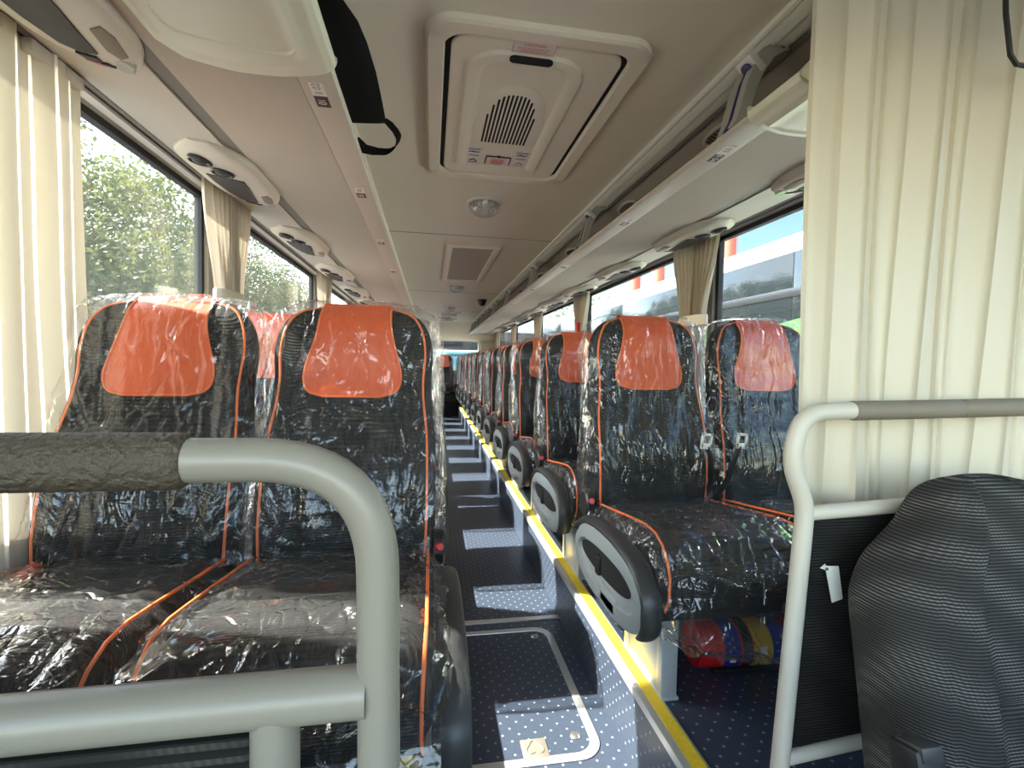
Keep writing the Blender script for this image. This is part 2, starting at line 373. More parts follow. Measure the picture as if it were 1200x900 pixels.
# rear wall and rear window
RW = (-.62, 1.10, -.16, .52)
m = MB()
m.box((XL, Y1, ZF - .3), (XR, Y1 + .1, RW[2])); m.box((XL, Y1, RW[3]), (XR, Y1 + .1, 1.0)); m.box((XL, Y1, RW[2]), (RW[0], Y1 + .1, RW[3])); m.box((RW[1], Y1, RW[2]), (XR, Y1 + .1, RW[3]))
m.loft([[(x, 10.6, .90), (x, 10.75, .86), (x, 10.9, .70), (x, 11.15, .56), (x, Y1, .53), (x, Y1, .96), (x, 10.6, .96)] for x in (XL, XR)], True, True, True)
struct(m.build('wall_back', M_ceil), 'cream rear wall above the rear window', 'wall')
struct(MB().box((RW[0], Y1 + .03, RW[2]), (RW[1], Y1 + .036, RW[3])).build('window_%d' % (wn + 1), M_glass), 'rear window of the coach', 'window')
for sx in (-1, 1):      # slanted rear corner linings
    xa = XC + sx * .86; xb = XC + sx * 1.19
    struct(MB().prism([(xa, Y1 - .01, .56), (xb, Y1 - .01, .56), (xb, Y1 - .01, -.2), (xa + sx * .12, Y1 - .01, -.2)], (0, -.03, 0), .006).build('trim_%d' % (8 if sx < 0 else 9), M_panel), 'slanted cream lining of the rear window, %s corner' % ('left' if sx < 0 else 'right'), 'lining')
# lower wall linings / window sill ledges
for side, x, s in (('left', XL, 1), ('right', XR, -1)):
    a, b = sorted((x, x + s * .045))
    struct(MB().box((a, .45, ZW0 - .06), (b, Y1, ZW0 + .004), .008).build('trim_%d' % (6 if s > 0 else 7), M_panel), 'window sill ledge along the %s wall' % side, 'sill')

# ------------------------------------------------------------------ luggage racks
LIPX, GRX, LIPZ = .50, .875, .63        # measured from the centre line
def side_pt(s, d, z, y): return (XC + s * d, y, z)
def rack(s):
    side = 'right' if s > 0 else 'left'
    t = thing('luggage_rack', 'long cream overhead luggage rack along the %s side' % side, 'luggage rack')
    ya, yb = (.95 if s > 0 else .62), 10.25; fr_ = 0. if s > 0 else 1.4
    P = lambda prof, y: [side_pt(s, d, z, y) for d, z in prof]
    # shelf bottom with fabric, lip with rounded edge
    prof = [(.582, .628), (GRX, .652), (GRX, .675), (.59, .655)]
    MB().loft([P(prof, y) for y in (ya, yb)], True, True, True).build('shelf_bottom', M_bin, t)
    lip = [(.580, .627), (.515, .621), (.500, .623), (.495, .629), (.496, .636), (.503, .640), (.60, .646), (.59, .640)]
    MB().loft([P(lip, y) for y in (ya, yb)], True, True, True).build('lip', M_lip, t)
    # back lining of the open rack between ceiling channel and wall
    lin = [(.655, .885), (.80, .84), (1.02, .76), (1.19, .70), (1.19, .72), (1.02, .78), (.80, .86), (.66, .90)]
    MB().loft([P(lin, y) for y in (ya - fr_, yb)], True, True, True).build('lining', M_rackin, t)
    # dark groove strip and service panel
    MB().loft([P([(GRX, .655), (.925, .664), (.925, .68), (GRX, .675)], y) for y in (ya - fr_, yb + .4)], True, True, True).build('groove_strip', M_taupe, t)
    MB().loft([P([(.925, .658), (.96, .662), (1.02, .668), (1.10, .681), (1.145, .694), (1.145, .715), (1.02, .69), (.925, .68)], y) for y in (ya - fr_, yb + .9)], True, True, True).build('service_panel', M_panel, t)
    MB().loft([P([(1.145, .692), (1.158, .690), (1.158, .700), (1.166, .700), (1.166, .688), (1.21, .688), (1.21, .715), (1.145, .715)], y) for y in (ya - fr_, yb + .9)], True, True, True).build('curtain_track', M_taupe, t)
    MB().loft([P([(1.176, .687), (1.205, .687), (1.205, .69), (1.176, .69)], y) for y in (ya - fr_, yb + .9)], True, True, True).build('light_strip', M_track, t)
    # ceiling channel
    for nm, pr, mt in (('channel', [(.575, .902), (.577, .888), (.585, .884), (.593, .889), (.603, .882), (.627, .877), (.631, .882), (.652, .875), (.668, .877), (.672, .90)], M_alu),
                       ('channel_seam', [(.672, .895), (.674, .870), (.684, .868), (.69, .895)], M_taupe)):
        MB().loft([P(pr, y) for y in (ya - fr_, yb)], True, True, True).build(nm, mt, t)
    # moulded end cap at the front end: rounded shell wrapping the rack front
    yc0 = ya - .02
    def cap(u, v):       # u along profile, v along Y
        pr = [(1.05, .70), (.90, .672), (.86, .655), (.80, .634), (.70, .619), (.60, .611), (.53, .610), (.505, .613), (.491, .620), (.486, .629), (.487, .637), (.494, .643), (.52, .648), (.58, .652)]
        k = u * (len(pr) - 1); i = min(int(k), len(pr) - 2); f = k - i
        d = pr[i][0] * (1 - f) + pr[i + 1][0] * f; z = pr[i][1] * (1 - f) + pr[i + 1][1] * f
        bow = 1.10 + .055 * math.sin(min(1, max(0, (d - .48) / .40)) * PI * .8)
        y = yc0 + v * (bow - yc0)
        if d > .62:                       # outer rear corner is cut away in a curve
            y -= v * max(0, d - .80) ** 1.5 * 2.2
        zz = z + (.012 if v > .985 else 0)
        e = math.exp(-((v - .90) / .03) ** 2) * math.exp(-((d - .68) / .12) ** 4) * .004
        e += (math.exp(-((d - .545) / .008) ** 2) + math.exp(-((d - .82) / .008) ** 2)) * .008 * (1 if .05 < v < .88 else 0)
        return side_pt(s, d, zz - e, y)
    cm = MB().grid(cap, 78, 60)
    ec = [(.488, .63), (.494, .642), (.53, .68), (.60, .76), (.67, .83), (.72, .86), (.80, .85), (1.05, .78), (1.05, .70), (.86, .652), (.70, .619), (.53, .609)]
    cm.prism([side_pt(s, d, z, yc0) for d, z in ec], (0, .02, 0))
    cm.build('end_cap', M_cap, t)
    if s < 0:
        rp = arc_path([side_pt(s, .545, .611, .62), side_pt(s, .545, .611, 1.045), side_pt(s, .66, .6165, 1.05), side_pt(s, .79, .634, 1.05), side_pt(s, .815, .638, .62)], [.05, .05, .04], 6)
        MB().tube(rp, .0055, 8).build('cap_ridge', M_cap, t)
    return t
rackR = rack(1); rackL = rack(-1)

# vents in the rack lining
def rack_vent(s, y, label):
    t = thing('air_vent', label, 'vent', side_pt(s, .745, .857, y), 'oval vents in the rack lining')
    M = Matrix.Rotation(s * .30, 4, 'Y')
    fr = MB(); n = 28; out = []
    def ell(a, b, z): return [M @ Vector((a * math.cos(2 * PI * k / n), b * math.sin(2 * PI * k / n), z)) for k in range(n)]
    fr.loft([ell(.034, .105, .004), ell(.034, .105, -.006), ell(.030, .098, -.012), ell(.022, .088, -.010), ell(.021, .086, .0)], True)
    fr.build('frame', M_panel, t)
    MB().loft([ell(.021, .087, -.002), ell(.021, .087, .002)], True, True, True).build('cavity', M_void, t)
    sl = MB()
    for k in range(9):
        yy = -.076 + k * .019; hw = .021 * math.sqrt(max(0, 1 - (yy / .088) ** 2))
        sl.box((-hw, yy - .003, -.011), (hw, yy + .003, -.003), M=M)
    sl.build('slats', M_brown, t)
for k, yy in enumerate((1.62, 2.46, 3.50, 4.5, 5.5)):
    rack_vent(1, yy, ['oval slatted vent behind the nearest rack bracket', 'second oval vent along the right rack lining', 'third oval vent along the right rack lining', 'fourth oval vent along the right rack lining', 'fifth oval vent along the right rack lining'][k])

# curved brackets carrying the right rack's lip
def bracket(s, y, label):
    t = thing('rack_bracket', label, 'bracket', side_pt(s, .5, .63, y), 'curved brackets of the right luggage rack')
    # centre path in (d, z) from channel to lip, swept with a box section
    path = [(.18, .262), (.150, .252), (.118, .232), (.092, .195), (.072, .15), (.058, .10), (.045, .05), (.030, .020)]
    def sec(w0, w1, th0, th1):
        rings = []
        for i, (d, z) in enumerate(path):
            a = path[max(i - 1, 0)]; b = path[min(i + 1, len(path) - 1)]
            tx, tz = b[0] - a[0], b[1] - a[1]; l = math.hypot(tx, tz); nx, nz = -tz / l, tx / l
            f = i / (len(path) - 1); w = w0 + (w1 - w0) * f; th = th0 + (th1 - th0) * f
            ring = []
            for (aa, bb) in ((-.8, -1), (.8, -1), (1, -.7), (1, .7), (.8, 1), (-.8, 1), (-1, .7), (-1, -.7)):
                ring.append((s * (d + nx * aa * th), bb * w, z + nz * aa * th))
            rings.append(ring)
        return rings
    MB().loft(sec(.050, .038, .023, .018), True, True, True).build('arm', M_grey, t)
    # blue-violet inlay line along the front edge
    def inlay(i, off):
        d, z = path[i]; return (s * (d - .0175), off, z + .004)
    MB().tube([(s * (d - .0205), -.016, z - .004) for d, z in path[3:]], .0055, 8).build('inlay', M_navy, t)
    c = MB().box((-.030, -.03, -.012), (.030, .03, .012), .004, M=Matrix.Translation((s * .080, -.016, .205)) @ Matrix.Rotation(s * .75, 4, 'Y'))
    cap = c.build('end_badge', M_white, t)
    M2 = Matrix.Translation((s * .074, -.020, .199)) @ Matrix.Rotation(s * .75, 4, 'Y')
    MB().disc((0, 0, -.0085), (0, 0, -1), [(.0, 0), (.017, 0), (.017, .005), (.014, .0065), (0, .0065)], 20).xf(M2).build('button', M_navy, cap)
    MB().disc((s * .15, -.045, .25), (0, -1, 0), [(.008, 0), (.008, .008), (.004, .01)], 12).build('screw', M_screw, t)
for k, yy in enumerate((1.245, 2.60, 4.05, 5.45, 6.6, 7.6, 8.5, 9.3, 10.1)):
    bracket(1, yy, ['large curved grey bracket with white badge nearest the camera', 'second curved rack bracket from the camera', 'third curved rack bracket from the camera', 'fourth curved rack bracket from the camera', 'fifth curved rack bracket from the camera', 'sixth curved rack bracket from the camera', 'seventh curved rack bracket from the camera', 'eighth curved rack bracket from the camera', 'last curved rack bracket at the rear'][k])

# seat-number stickers on the lips
def text_mesh(body, size, name, matl, parent, M, align='CENTER'):
    cu = bpy.data.curves.new(name + '_font', 'FONT'); cu.body = body; cu.size = size; cu.align_x = align; cu.align_y = 'CENTER'; cu.extrude = .0002
    tmp = bpy.data.objects.new(name + '_font', cu); C.objects.link(tmp)
    dg = bpy.context.evaluated_depsgraph_get(); me = bpy.data.meshes.new_from_object(tmp.evaluated_get(dg)); me.name = name
    bpy.data.objects.remove(tmp)
    me.materials.clear(); me.materials.append(matl); me.transform(M)
    o = bpy.data.objects.new(name, me); C.objects.link(o); o.parent = parent; return o
def seat_sticker(s, y, label, a, b, full=True):
    t = thing('seat_number_sticker', label, 'sticker', side_pt(s, .545, .6235, y), 'seat number stickers on the rack lips')
    sx = s
    MB().box((-.016, -.055, -.0012), (.016, 0, .0)).build('white_half', M_sticker, t)
    MB().box((-.016, 0, -.0012), (.016, .05, .0)).build('black_half', M_stdark, t)
    if full:
        # read from below; characters run along the lip
        rot = Matrix.Rotation(PI, 4, 'X') @ Matrix.Rotation(PI / 2 * (1 if s < 0 else -1), 4, 'Z')
        text_mesh(a, .026, 'seat_figure', M_stgrey, t, Matrix.Translation((0, -.03, -.0014)) @ rot)
        text_mesh(b, .026, 'seat_figure', M_white, t, Matrix.Translation((0, .025, -.0014)) @ rot)
for k, (yy, a, b) in enumerate(((1.215, 'II 02', '01'), (1.87, '06', '05'), (2.6, '10', '09'), (3.4, '', ''))):
    seat_sticker(-1, yy, ['white and black seat number sticker beside the left rack end cap', 'small seat number sticker further along the left rack lip', 'third seat number sticker along the left rack lip', 'fourth seat number sticker along the left rack lip'][k], a, b, k < 3)
for k, (yy, a, b) in enumerate(((1.30, '03', 'II 04'), (1.98, '07', '08'), (2.95, '', ''), (3.9, '', ''), (4.9, '', ''))):
    seat_sticker(1, yy, ['white and black seat number sticker on the right lip near the first bracket', 'second seat number sticker along the right rack lip', 'third seat number sticker along the right rack lip', 'fourth seat number sticker along the right rack lip', 'fifth seat number sticker along the right rack lip'][k], a, b, k < 2)

# ------------------------------------------------------------------ passenger service units
def psu(s, ytip, label, length=.56, name='service_unit'):
    t = thing(name, label, 'service unit', side_pt(s, .99, .664, ytip), 'passenger service units, %s side' % ('right' if s > 0 else 'left'))
    Ms = Matrix.Rotation(-s * .15, 4, 'Y')
    W = lambda u: .098 * (1 - max(0, (u - .62) / .38) ** 2.4 * .62) * (1 - max(0, (.25 - u) / .25) ** 2.2 * .75)
    def pt(u, w, z): return Ms @ Vector((s * w * 1.22, -length * (1 - u), z))
    h = MB(); rings = []
    for i in range(33):
        u = i / 32; w = max(W(u), .012); e = 1 - abs(2 * u - 1) ** 6; dep = .006 + .030 * e
        ring = []
        for k in range(17):
            a = PI * k / 16; x = -math.cos(a); zz = -abs(math.sin(a)) ** .55
            ring.append(pt(u, x * w, dep * zz))
        ring += [pt(u, w, .012), pt(u, -w, .012)]
        rings.append(ring)
    h.loft(rings, True, True, True).build('housing', M_lip, t)
    zf = lambda u, w: -(.006 + .030 * (1 - abs(2 * u - 1) ** 6)) * max(0., 1 - min(1, abs(w) / max(W(u), .012)) ** 2) ** .275
    def patch(pts, thick, nm, mt, par=t):
        poly = [pt(u, w, zf(u, w) - thick * .2) for u, w in pts]
        c = sum(poly, Vector()) / len(poly)
        lo = [Vector(p) + Vector((0, 0, .008)) for p in poly]; hi = [p + Vector((0, 0, -thick)) for p in poly]
        top = [c + (p - c) * .94 + Vector((0, 0, -thick - .0006)) for p in poly]
        return MB().loft([lo, hi, top], True, True, True).build(nm, mt, par)
    # speaker grille (curved trapezoid), vents, lamp island
    patch([(.38, .050), (.52, .052), (.68, .044), (.80, .030), (.835, .006), (.82, -.022), (.68, -.032), (.50, -.045), (.39, -.05), (.36, .0)], .003, 'speaker_grille', M_spk)
    patch([(.845, .020), (.885, .016), (.89, -.008), (.85, -.010)], .004, 'call_tab', M_dash)
    for uu, ww in ((.16, .022), (.28, -.012)):
        c = pt(uu, ww, zf(uu, ww) + .002); ax = Ms @ Vector((0, 0, -1))
        MB().disc(c, ax, [(.036, -.004), (.036, .006), (.033, .010), (.028, .009), (.026, .002), (.0, .002)], 28).build('vent_ring', M_black, t)
        MB().ball(c + ax * .002, .024, 16, (1, 1, .45)).build('vent_nozzle', M_dash, t)
    patch([(.66, -.055), (.78, -.046), (.84, -.052), (.82, -.068), (.70, -.080), (.64, -.075)], .002, 'aisle_pad', M_brown)
    patch([(.905, .022), (.955, .018), (.955, .000), (.905, .000)], .0035, 'call_button', M_redbut)
    patch([(.905, -.003), (.955, -.003), (.955, -.013), (.905, -.014)], .0035, 'lamp_button', M_dash)
    for uu, ww in ((.935, -.032), (.885, -.046)):
        c = pt(uu, ww, zf(uu, ww) + .002); ax = Ms @ Vector((0, 0, -1))
        MB().disc(c, ax, [(.019, -.004), (.019, .004), (.016, .0065), (.0, .007)], 20).build('reading_lamp', M_lensgrey, t)
    return t
ords = ['nearest', 'second', 'third', 'fourth', 'fifth', 'sixth', 'seventh', 'eighth', 'ninth']
for k in range(9): psu(-1, 1.25 + .935 * k, '%s overhead service unit with speaker and red button above the left windows' % ords[k])
for k in range(9): psu(1, 1.60 + .915 * k, '%s overhead service unit with vents above the right windows' % ords[k])

# ------------------------------------------------------------------ roof hatch
def hatch():
    t = thing('roof_hatch', 'cream emergency roof hatch with slotted grille and stickers', 'roof hatch', (.295, 1.80, ZCL))
    def rr(hx, hy, r, z, n=7, dx=0, dy=0): return [(x, y, z) for x, y in round_rect(dx, dy, hx, hy, r, n)]
    fr = MB()
    fr.loft([rr(.325, .53, .085, .002), rr(.322, .527, .083, -.014), rr(.314, .519, .08, -.020), rr(.272, .477, .065, -.018), rr(.268, .470, .062, -.008), rr(.267, .469, .06, -.001)], True)
    fr.build('frame', M_ceil, t)
    MB().loft([rr(.268, .470, .06, -.0025), rr(.268, .470, .06, -.001)], True, True, True).build('gap', M_void, t)  # dark plate stands in for the shaded opening around the panel
    pn = MB()
    pn.loft([rr(.250, .462, .055, -.002), rr(.250, .462, .055, -.009), rr(.246, .458, .052, -.013), rr(.165, .392, .07, -.013, dy=-.045 + .03), ], True, False, True)
    pn.build('panel', M_ceil, t)
    # raised U-shaped ring
    def U(half, y0, y1, r, w, z):
        P = [(-half, y1), (-half, y0 + r)] + [(-half + r - r * math.cos(a), y0 + r - r * math.sin(a)) for a in [PI / 2 * k / 8 for k in range(1, 9)]] + \
            [(half - r + r * math.sin(a), y0 + r - r * math.cos(a)) for a in [PI / 2 * k / 8 for k in range(0, 9)]] + [(half, y1)]
        return P
    ring = MB(); path = [(x - .022, y) for x, y in U(.158, -.40, .36, .085, 0, 0)]; rings = []
    for i, (x, y) in enumerate(path):
        a = path[max(i - 1, 0)]; b = path[min(i + 1, len(path) - 1)]; tx, ty = b[0] - a[0], b[1] - a[1]; l = math.hypot(tx, ty); nx, ny = -ty / l, tx / l
        rings.append([(x + nx * o, y + ny * o, z) for o, z in ((-.026, -.012), (-.018, -.022), (.006, -.025), (.020, -.020), (.028, -.012))])
    ring.loft(rings, False).build('raised_ring', M_ceil, t)
    # arched grille plate with slits
    def arch(hw, yb, yt, z, n=20):
        return [(hw - .022, yb, z)] + [(hw * (1 + .0 * k) * math.copysign(abs(math.cos(PI * k / n)) ** .72, math.cos(PI * k / n)) - .022, yb + (yt - yb) * math.sin(PI * k / n) ** .8, z) for k in range(1, n)] + [(-hw - .022, yb, z)]
    MB().loft([arch(.128, .145, -.262, -.012), arch(.128, .145, -.262, -.0155), arch(.124, .141, -.257, -.017)], True, False, True).build('grille_plate', M_ceil, t)
    sl = MB()
    for k in range(13):
        x = -.084 + k * .014; top = .13 - .343 * max(0, 1 - (abs(x) / .098) ** 3.0) ** .5
        if top < .10: sl.prism([(xx - .024, yy, -.0166) for xx, yy in round_rect(x, (top + .135) / 2, .0036, (.135 - top) / 2, .0034, 3)], (0, 0, -.0012))
    sl.build('slits', M_void, t)
    MB().prism([(x, y, -.022) for x, y in round_rect(-.02, -.408, .064, .0155, .0150, 6)], (0, 0, -.004)).build('handle_slot', M_void, t)
    st = MB().box((-.062, -.025, -.0006), (.062, .025, .0006), M=Matrix.Translation((-.02, -.450, -.0138))).build('warning_sticker', M_sticker, t)
    fl = Matrix.Rotation(PI, 4, 'X')
    bd = MB()
    for lo, hi in (((-.060, -.0235), (.060, -.0222)), ((-.060, .0222), (.060, .0235)), ((-.060, -.0235), (-.0588, .0235)), ((.0588, -.0235), (.060, .0235))): bd.box((lo[0], lo[1], -.0152), (hi[0], hi[1], -.0143), M=Matrix.Translation((-.02, -.450, 0)))
    bd.build('sticker_border', M_stred, st)
    # read when standing below facing the rear: text up = towards the camera (-y)
    rd = Matrix.Rotation(PI, 4, 'Y') @ Matrix.Rotation(PI, 4, 'Z')
    rd = Matrix(((1, 0, 0, 0), (0, -1, 0, 0), (0, 0, -1, 0), (0, 0, 0, 1)))
    text_mesh('CAUTION', .014, 'sticker_text', M_stred, st, Matrix.Translation((-.02, -.462, -.0152)) @ rd)
    text_mesh('IN CASE OF EMERGENCY LIFT', .0068, 'sticker_text', M_stred, st, Matrix.Translation((-.02, -.447, -.0152)) @ rd)
    text_mesh('HANDLE AND PUSH OUT', .0068, 'sticker_text', M_stred, st, Matrix.Translation((-.02, -.436, -.0152)) @ rd)
    def inst(cx, hw, nm):
        s2 = MB().box((-hw, -.085, -.0008), (hw, .085, .0008), M=Matrix.Translation((cx, .275, -.0145))).build(nm, M_sticker, t)
        return s2
    a = inst(-.128, .036, 'instruction_sticker'); b = inst(.075, .036, 'instruction_sticker')
    for par, cx in ((a, -.128), (b, .075)):
        q = MB()
        for yy, w in ((.205, .028), (.213, .022), (.262, .018), (.270, .024)): q.box((cx - w, yy, -.0162), (cx + w, yy + .004, -.0155))
        q.build('printed_lines', M_stgrey, par)
        q = MB(); q.tube([(cx - .022, .238, -.0158), (cx - .008, .228, -.0158), (cx + .004, .236, -.0158), (cx + .022, .232, -.0158)], .0022, 6)
        q.ball((cx - .002, .234, -.0158), .007, 8, (1.3, .8, .15)); q.build('hand_picture', M_navy, par)
        q = MB(); q.tube([(cx - .014, .318, -.0158), (cx + .0, .302, -.0158), (cx + .016, .322, -.0158)], .0026, 6); q.box((cx - .02, .334, -.0162), (cx + .02, .338, -.0155)); q.build('arrow_picture', M_stred if cx > 0 else M_stdark, par)
    f = MB(); f.loft([[(x, y, z) for x, y in round_rect(-.020, .305, .055, .040, .008, 4)] for z in (-.012, -.017)], True, False, True); pf = f.build('plate_frame', M_black, t)
    MB().ball((-.02, .262, -.0165), .011, 10, (1, .7, .35)).build('plate_catch', M_black, pf)
    pl = MB().box((-.070, .270, -.0185), (.030, .341, -.0168), .002).build('red_print_plate', M_sticker, pf)
    q = MB()
    for r_ in range(6): q.box((-.052 + (r_ % 2) * .006, .279 + r_ * .0095, -.0192), (.014 - (r_ % 3) * .006, .2835 + r_ * .0095, -.0184))
    q.build('printed_lines', M_stred, pl)
hatch()

# ------------------------------------------------------------------ ceiling lamps, grille, dome
def ceil_lamp(y, label):
    t = thing('ceiling_lamp', label, 'lamp', (.285, y, ZCL), 'round ceiling lamps over the aisle')
    MB().disc((0, 0, 0), (0, 0, -1), [(.098, -.002), (.098, .006), (.092, .012), (.085, .010), (.083, .004)], 40).build('rim', M_white, t)
    MB().disc((0, 0, 0), (0, 0, -1), [(.084, .002), (.070, .006), (.03, .012), (.0, .012)], 40).build('reflector', M_white, t)
    MB().disc((0, 0, 0), (0, 0, -1), [(.090, .008), (.088, .026), (.078, .050), (.056, .069), (.028, .079), (.0, .082)], 40).build('lens', M_lens, t)
    q = MB()
    for k in range(11):
        x = -.07 + k * .014; w = math.sqrt(max(0, .076 ** 2 - x * x))
        if abs(x) > .02: q.box((x - .002, -w, .0), (x + .002, w, .0), 0) if False else q.tube([(x, -w, -.016), (x, -w * .6, -.046 + abs(x) * .2), (x, 0, -.060 + abs(x) * .3), (x, w * .6, -.046 + abs(x) * .2), (x, w, -.016)], .003, 6)
    q.build('prisms', M_white, t)
    MB().box((-.02, -.06, -.052), (.02, .06, -.010), .008).build('bulb_bridge', M_white, t)
for k, yy in enumerate((2.70, 5.65, 7.75, 9.6)): ceil_lamp(yy, ['large round clear ceiling lamp just behind the roof hatch', 'round ceiling lamp beyond the return air grille', 'third round ceiling lamp along the aisle', 'small far round ceiling lamp near the rear'][k])
def grille(y0, y1, label, hx=.215):
    t = thing('air_grille', label, 'air grille', (.315, (y0 + y1) / 2, ZCL), 'return air grilles in the ceiling'); hy = (y1 - y0) / 2
    def rr(dx, dy, z): return [(x, y, z) for x, y in round_rect(0, 0, dx, dy, .012, 3)]
    MB().loft([rr(hx, hy, .002), rr(hx, hy, -.010), rr(hx - .012, hy - .012, -.016), rr(hx - .055, hy - .06, -.012), rr(hx - .06, hy - .065, .0)], True).build('frame', M_ceil, t)
    pm = MB().box((-hx + .058, -hy + .063, -.006), (hx - .058, hy - .063, -.002)).build('perforated_panel', M_perf, t)
def perf():
    m, nt, b = new_mat('perforated'); N = nt.nodes; tc = N.new('ShaderNodeTexCoord')
    v = N.new('ShaderNodeTexVoronoi'); v.inputs['Scale'].default_value = 130; v.inputs['Randomness'].default_value = 0; L(nt, tc.outputs['Object'], v.inputs['Vector'])
    r = N.new('ShaderNodeValToRGB'); r.color_ramp.elements[0].position = .28; r.color_ramp.elements[1].position = .36
    r.color_ramp.elements[0].color = (.05, .045, .035, 1); r.color_ramp.elements[1].color = (.50, .44, .36, 1)
    L(nt, v.outputs['Distance'], r.inputs[0]); L(nt, r.outputs[0], b.inputs['Base Color']); b.inputs['Roughness'].default_value = .6; return m
M_perf = perf()
grille(3.68, 5.25, 'return air grille with brown perforated panel in the ceiling')
t2 = None
grille(8.6, 9.3, 'small far return air grille near the rear', .2); grille(9.8, 10.4, 'rearmost return air grille in the ceiling', .2)
dm = thing('camera_dome', 'small black dome camera on the ceiling near the right rack', 'camera', (.70, 6.75, ZCL))
MB().disc((0, 0, 0), (0, 0, -1), [(.06, -.002), (.06, .02), (.055, .03), (.05, .06), (.03, .085), (0, .09)], 24).build('dome', M_black, dm)
MB().disc((0, 0, 0), (0, 0, -1), [(.066, -.002), (.066, .012), (.06, .014)], 24).build('base', M_rubber, dm)

# black cloth bag with a carrying loop, hung on the left rack lip
def bag():
    t = thing('cloth_bag', 'black cloth strap bag hanging over the left rack lip', 'bag', (-.2, 1.1, .7))
    o = Vector((-.2, 1.1, .7))
    top = [(-.222, .90, .655), (-.178, .987, .69), (-.168, 1.10, .73), (-.164, 1.216, .76), (-.158, 1.35, .77), (-.154, 1.47, .76), (-.150, 1.52, .74), (-.150, 1.54, .73)]
    bot = [(-.230, .90, .650), (-.229, .95, .650), (-.227, 1.02, .650), (-.226, 1.10, .650), (-.225, 1.18, .650), (-.224, 1.27, .650), (-.223, 1.34, .650), (-.222, 1.39, .650)]
    m = MB(); rings = []
    for a, b in zip(top, bot):
        a, b = Vector(a) - o, Vector(b) - o; ring = []
        for k in range(9):
            f = k / 8; p = a.lerp(b, f); bul = math.sin(f * PI) * .018
            ring.append(p + Vector((bul + .004, 0, 0)))
        for k in range(8, -1, -1):
            f = k / 8; p = a.lerp(b, f); bul = math.sin(f * PI) * .004
            ring.append(p + Vector((-bul - .002, 0, 0)))
        rings.append(ring)
    m.loft(rings, True, True, True).build('pouch', M_cloth, t)
    # loop band
    P = [(-.15, 1.53, .735), (-.138, 1.56, .74), (-.122, 1.61, .742), (-.112, 1.64, .735), (-.122, 1.67, .718), (-.149, 1.675, .70), (-.185, 1.62, .675), (-.212, 1.56, .655), (-.225, 1.50, .648)]
    P = [tuple(p) for p in arc_path(P, .03, 3)]
    m = MB(); rings = []
    for i, p in enumerate(P):
        p = Vector(p) - o; w = Vector((.006, .020 - .022 * i / len(P), .014)); n = Vector((.0015, 0, .0))
        rings.append([p - w - n, p + w - n, p + w + n, p - w + n])
    m.loft(rings, True, True, True).build('carry_loop', M_cloth, t)
bag()

# ------------------------------------------------------------------ passenger seat
SW = .217
HB = .672
wt = [(0, .212), (.10, .216), (.30, .214), (.40, .203), (.46, .201), (.53, .206), (.585, .199), (.62, .184), (.645, .163), (.662, .130), (.672, .082)]
dt = [(0, .052), (.25, .052), (.45, .044), (.58, .040), (.63, .034), (.655, .022), (.672, .008)]
ct = [(0, .075), (.10, .055), (.22, .050), (.36, .062), (.46, .062), (.56, .050), (.62, .048), (.672, .056)]
NE = 3.6
def bpt(h, a, off=0.):
    w = slerp(wt, h) + off; d = slerp(dt, h) + off; c = slerp(ct, h)
    ca, sa = math.cos(a), math.sin(a)
    x = w * math.copysign(abs(ca) ** (2 / NE), ca); y = c - d * math.copysign(abs(sa) ** (2 / NE), sa)
    if sa > 0:
        u = abs(x) / w; b = max(0, min(1, (u - .55) / .25)); b = b * b * (3 - 2 * b); y -= .016 * b * sa ** .5 * (1 if h < .42 else max(.2, 1 - (h - .42) * 6))
    return x, y
def fy(x, h, off=0.):        # front surface y at x
    w = slerp(wt, h); d = slerp(dt, h); c = slerp(ct, h); u = min(.999, abs(x) / w)
    y = c - d * (1 - u ** NE) ** (1 / NE)
    b = max(0, min(1, (u - .55) / .25)); b = b * b * (3 - 2 * b)
    return y - .016 * b * (1 if h < .42 else max(.2, 1 - (h - .42) * 6)) - off
ZC = .42
def recl(p, ang):
    x, y, h = p; c, s = math.cos(ang), math.sin(ang)
    return (x, y * c + h * s, ZC + h * c - y * s)
def ridge(x, y, z): return (1 - min(1, abs(noise.noise(Vector((x, y, z)))) * 2.6))

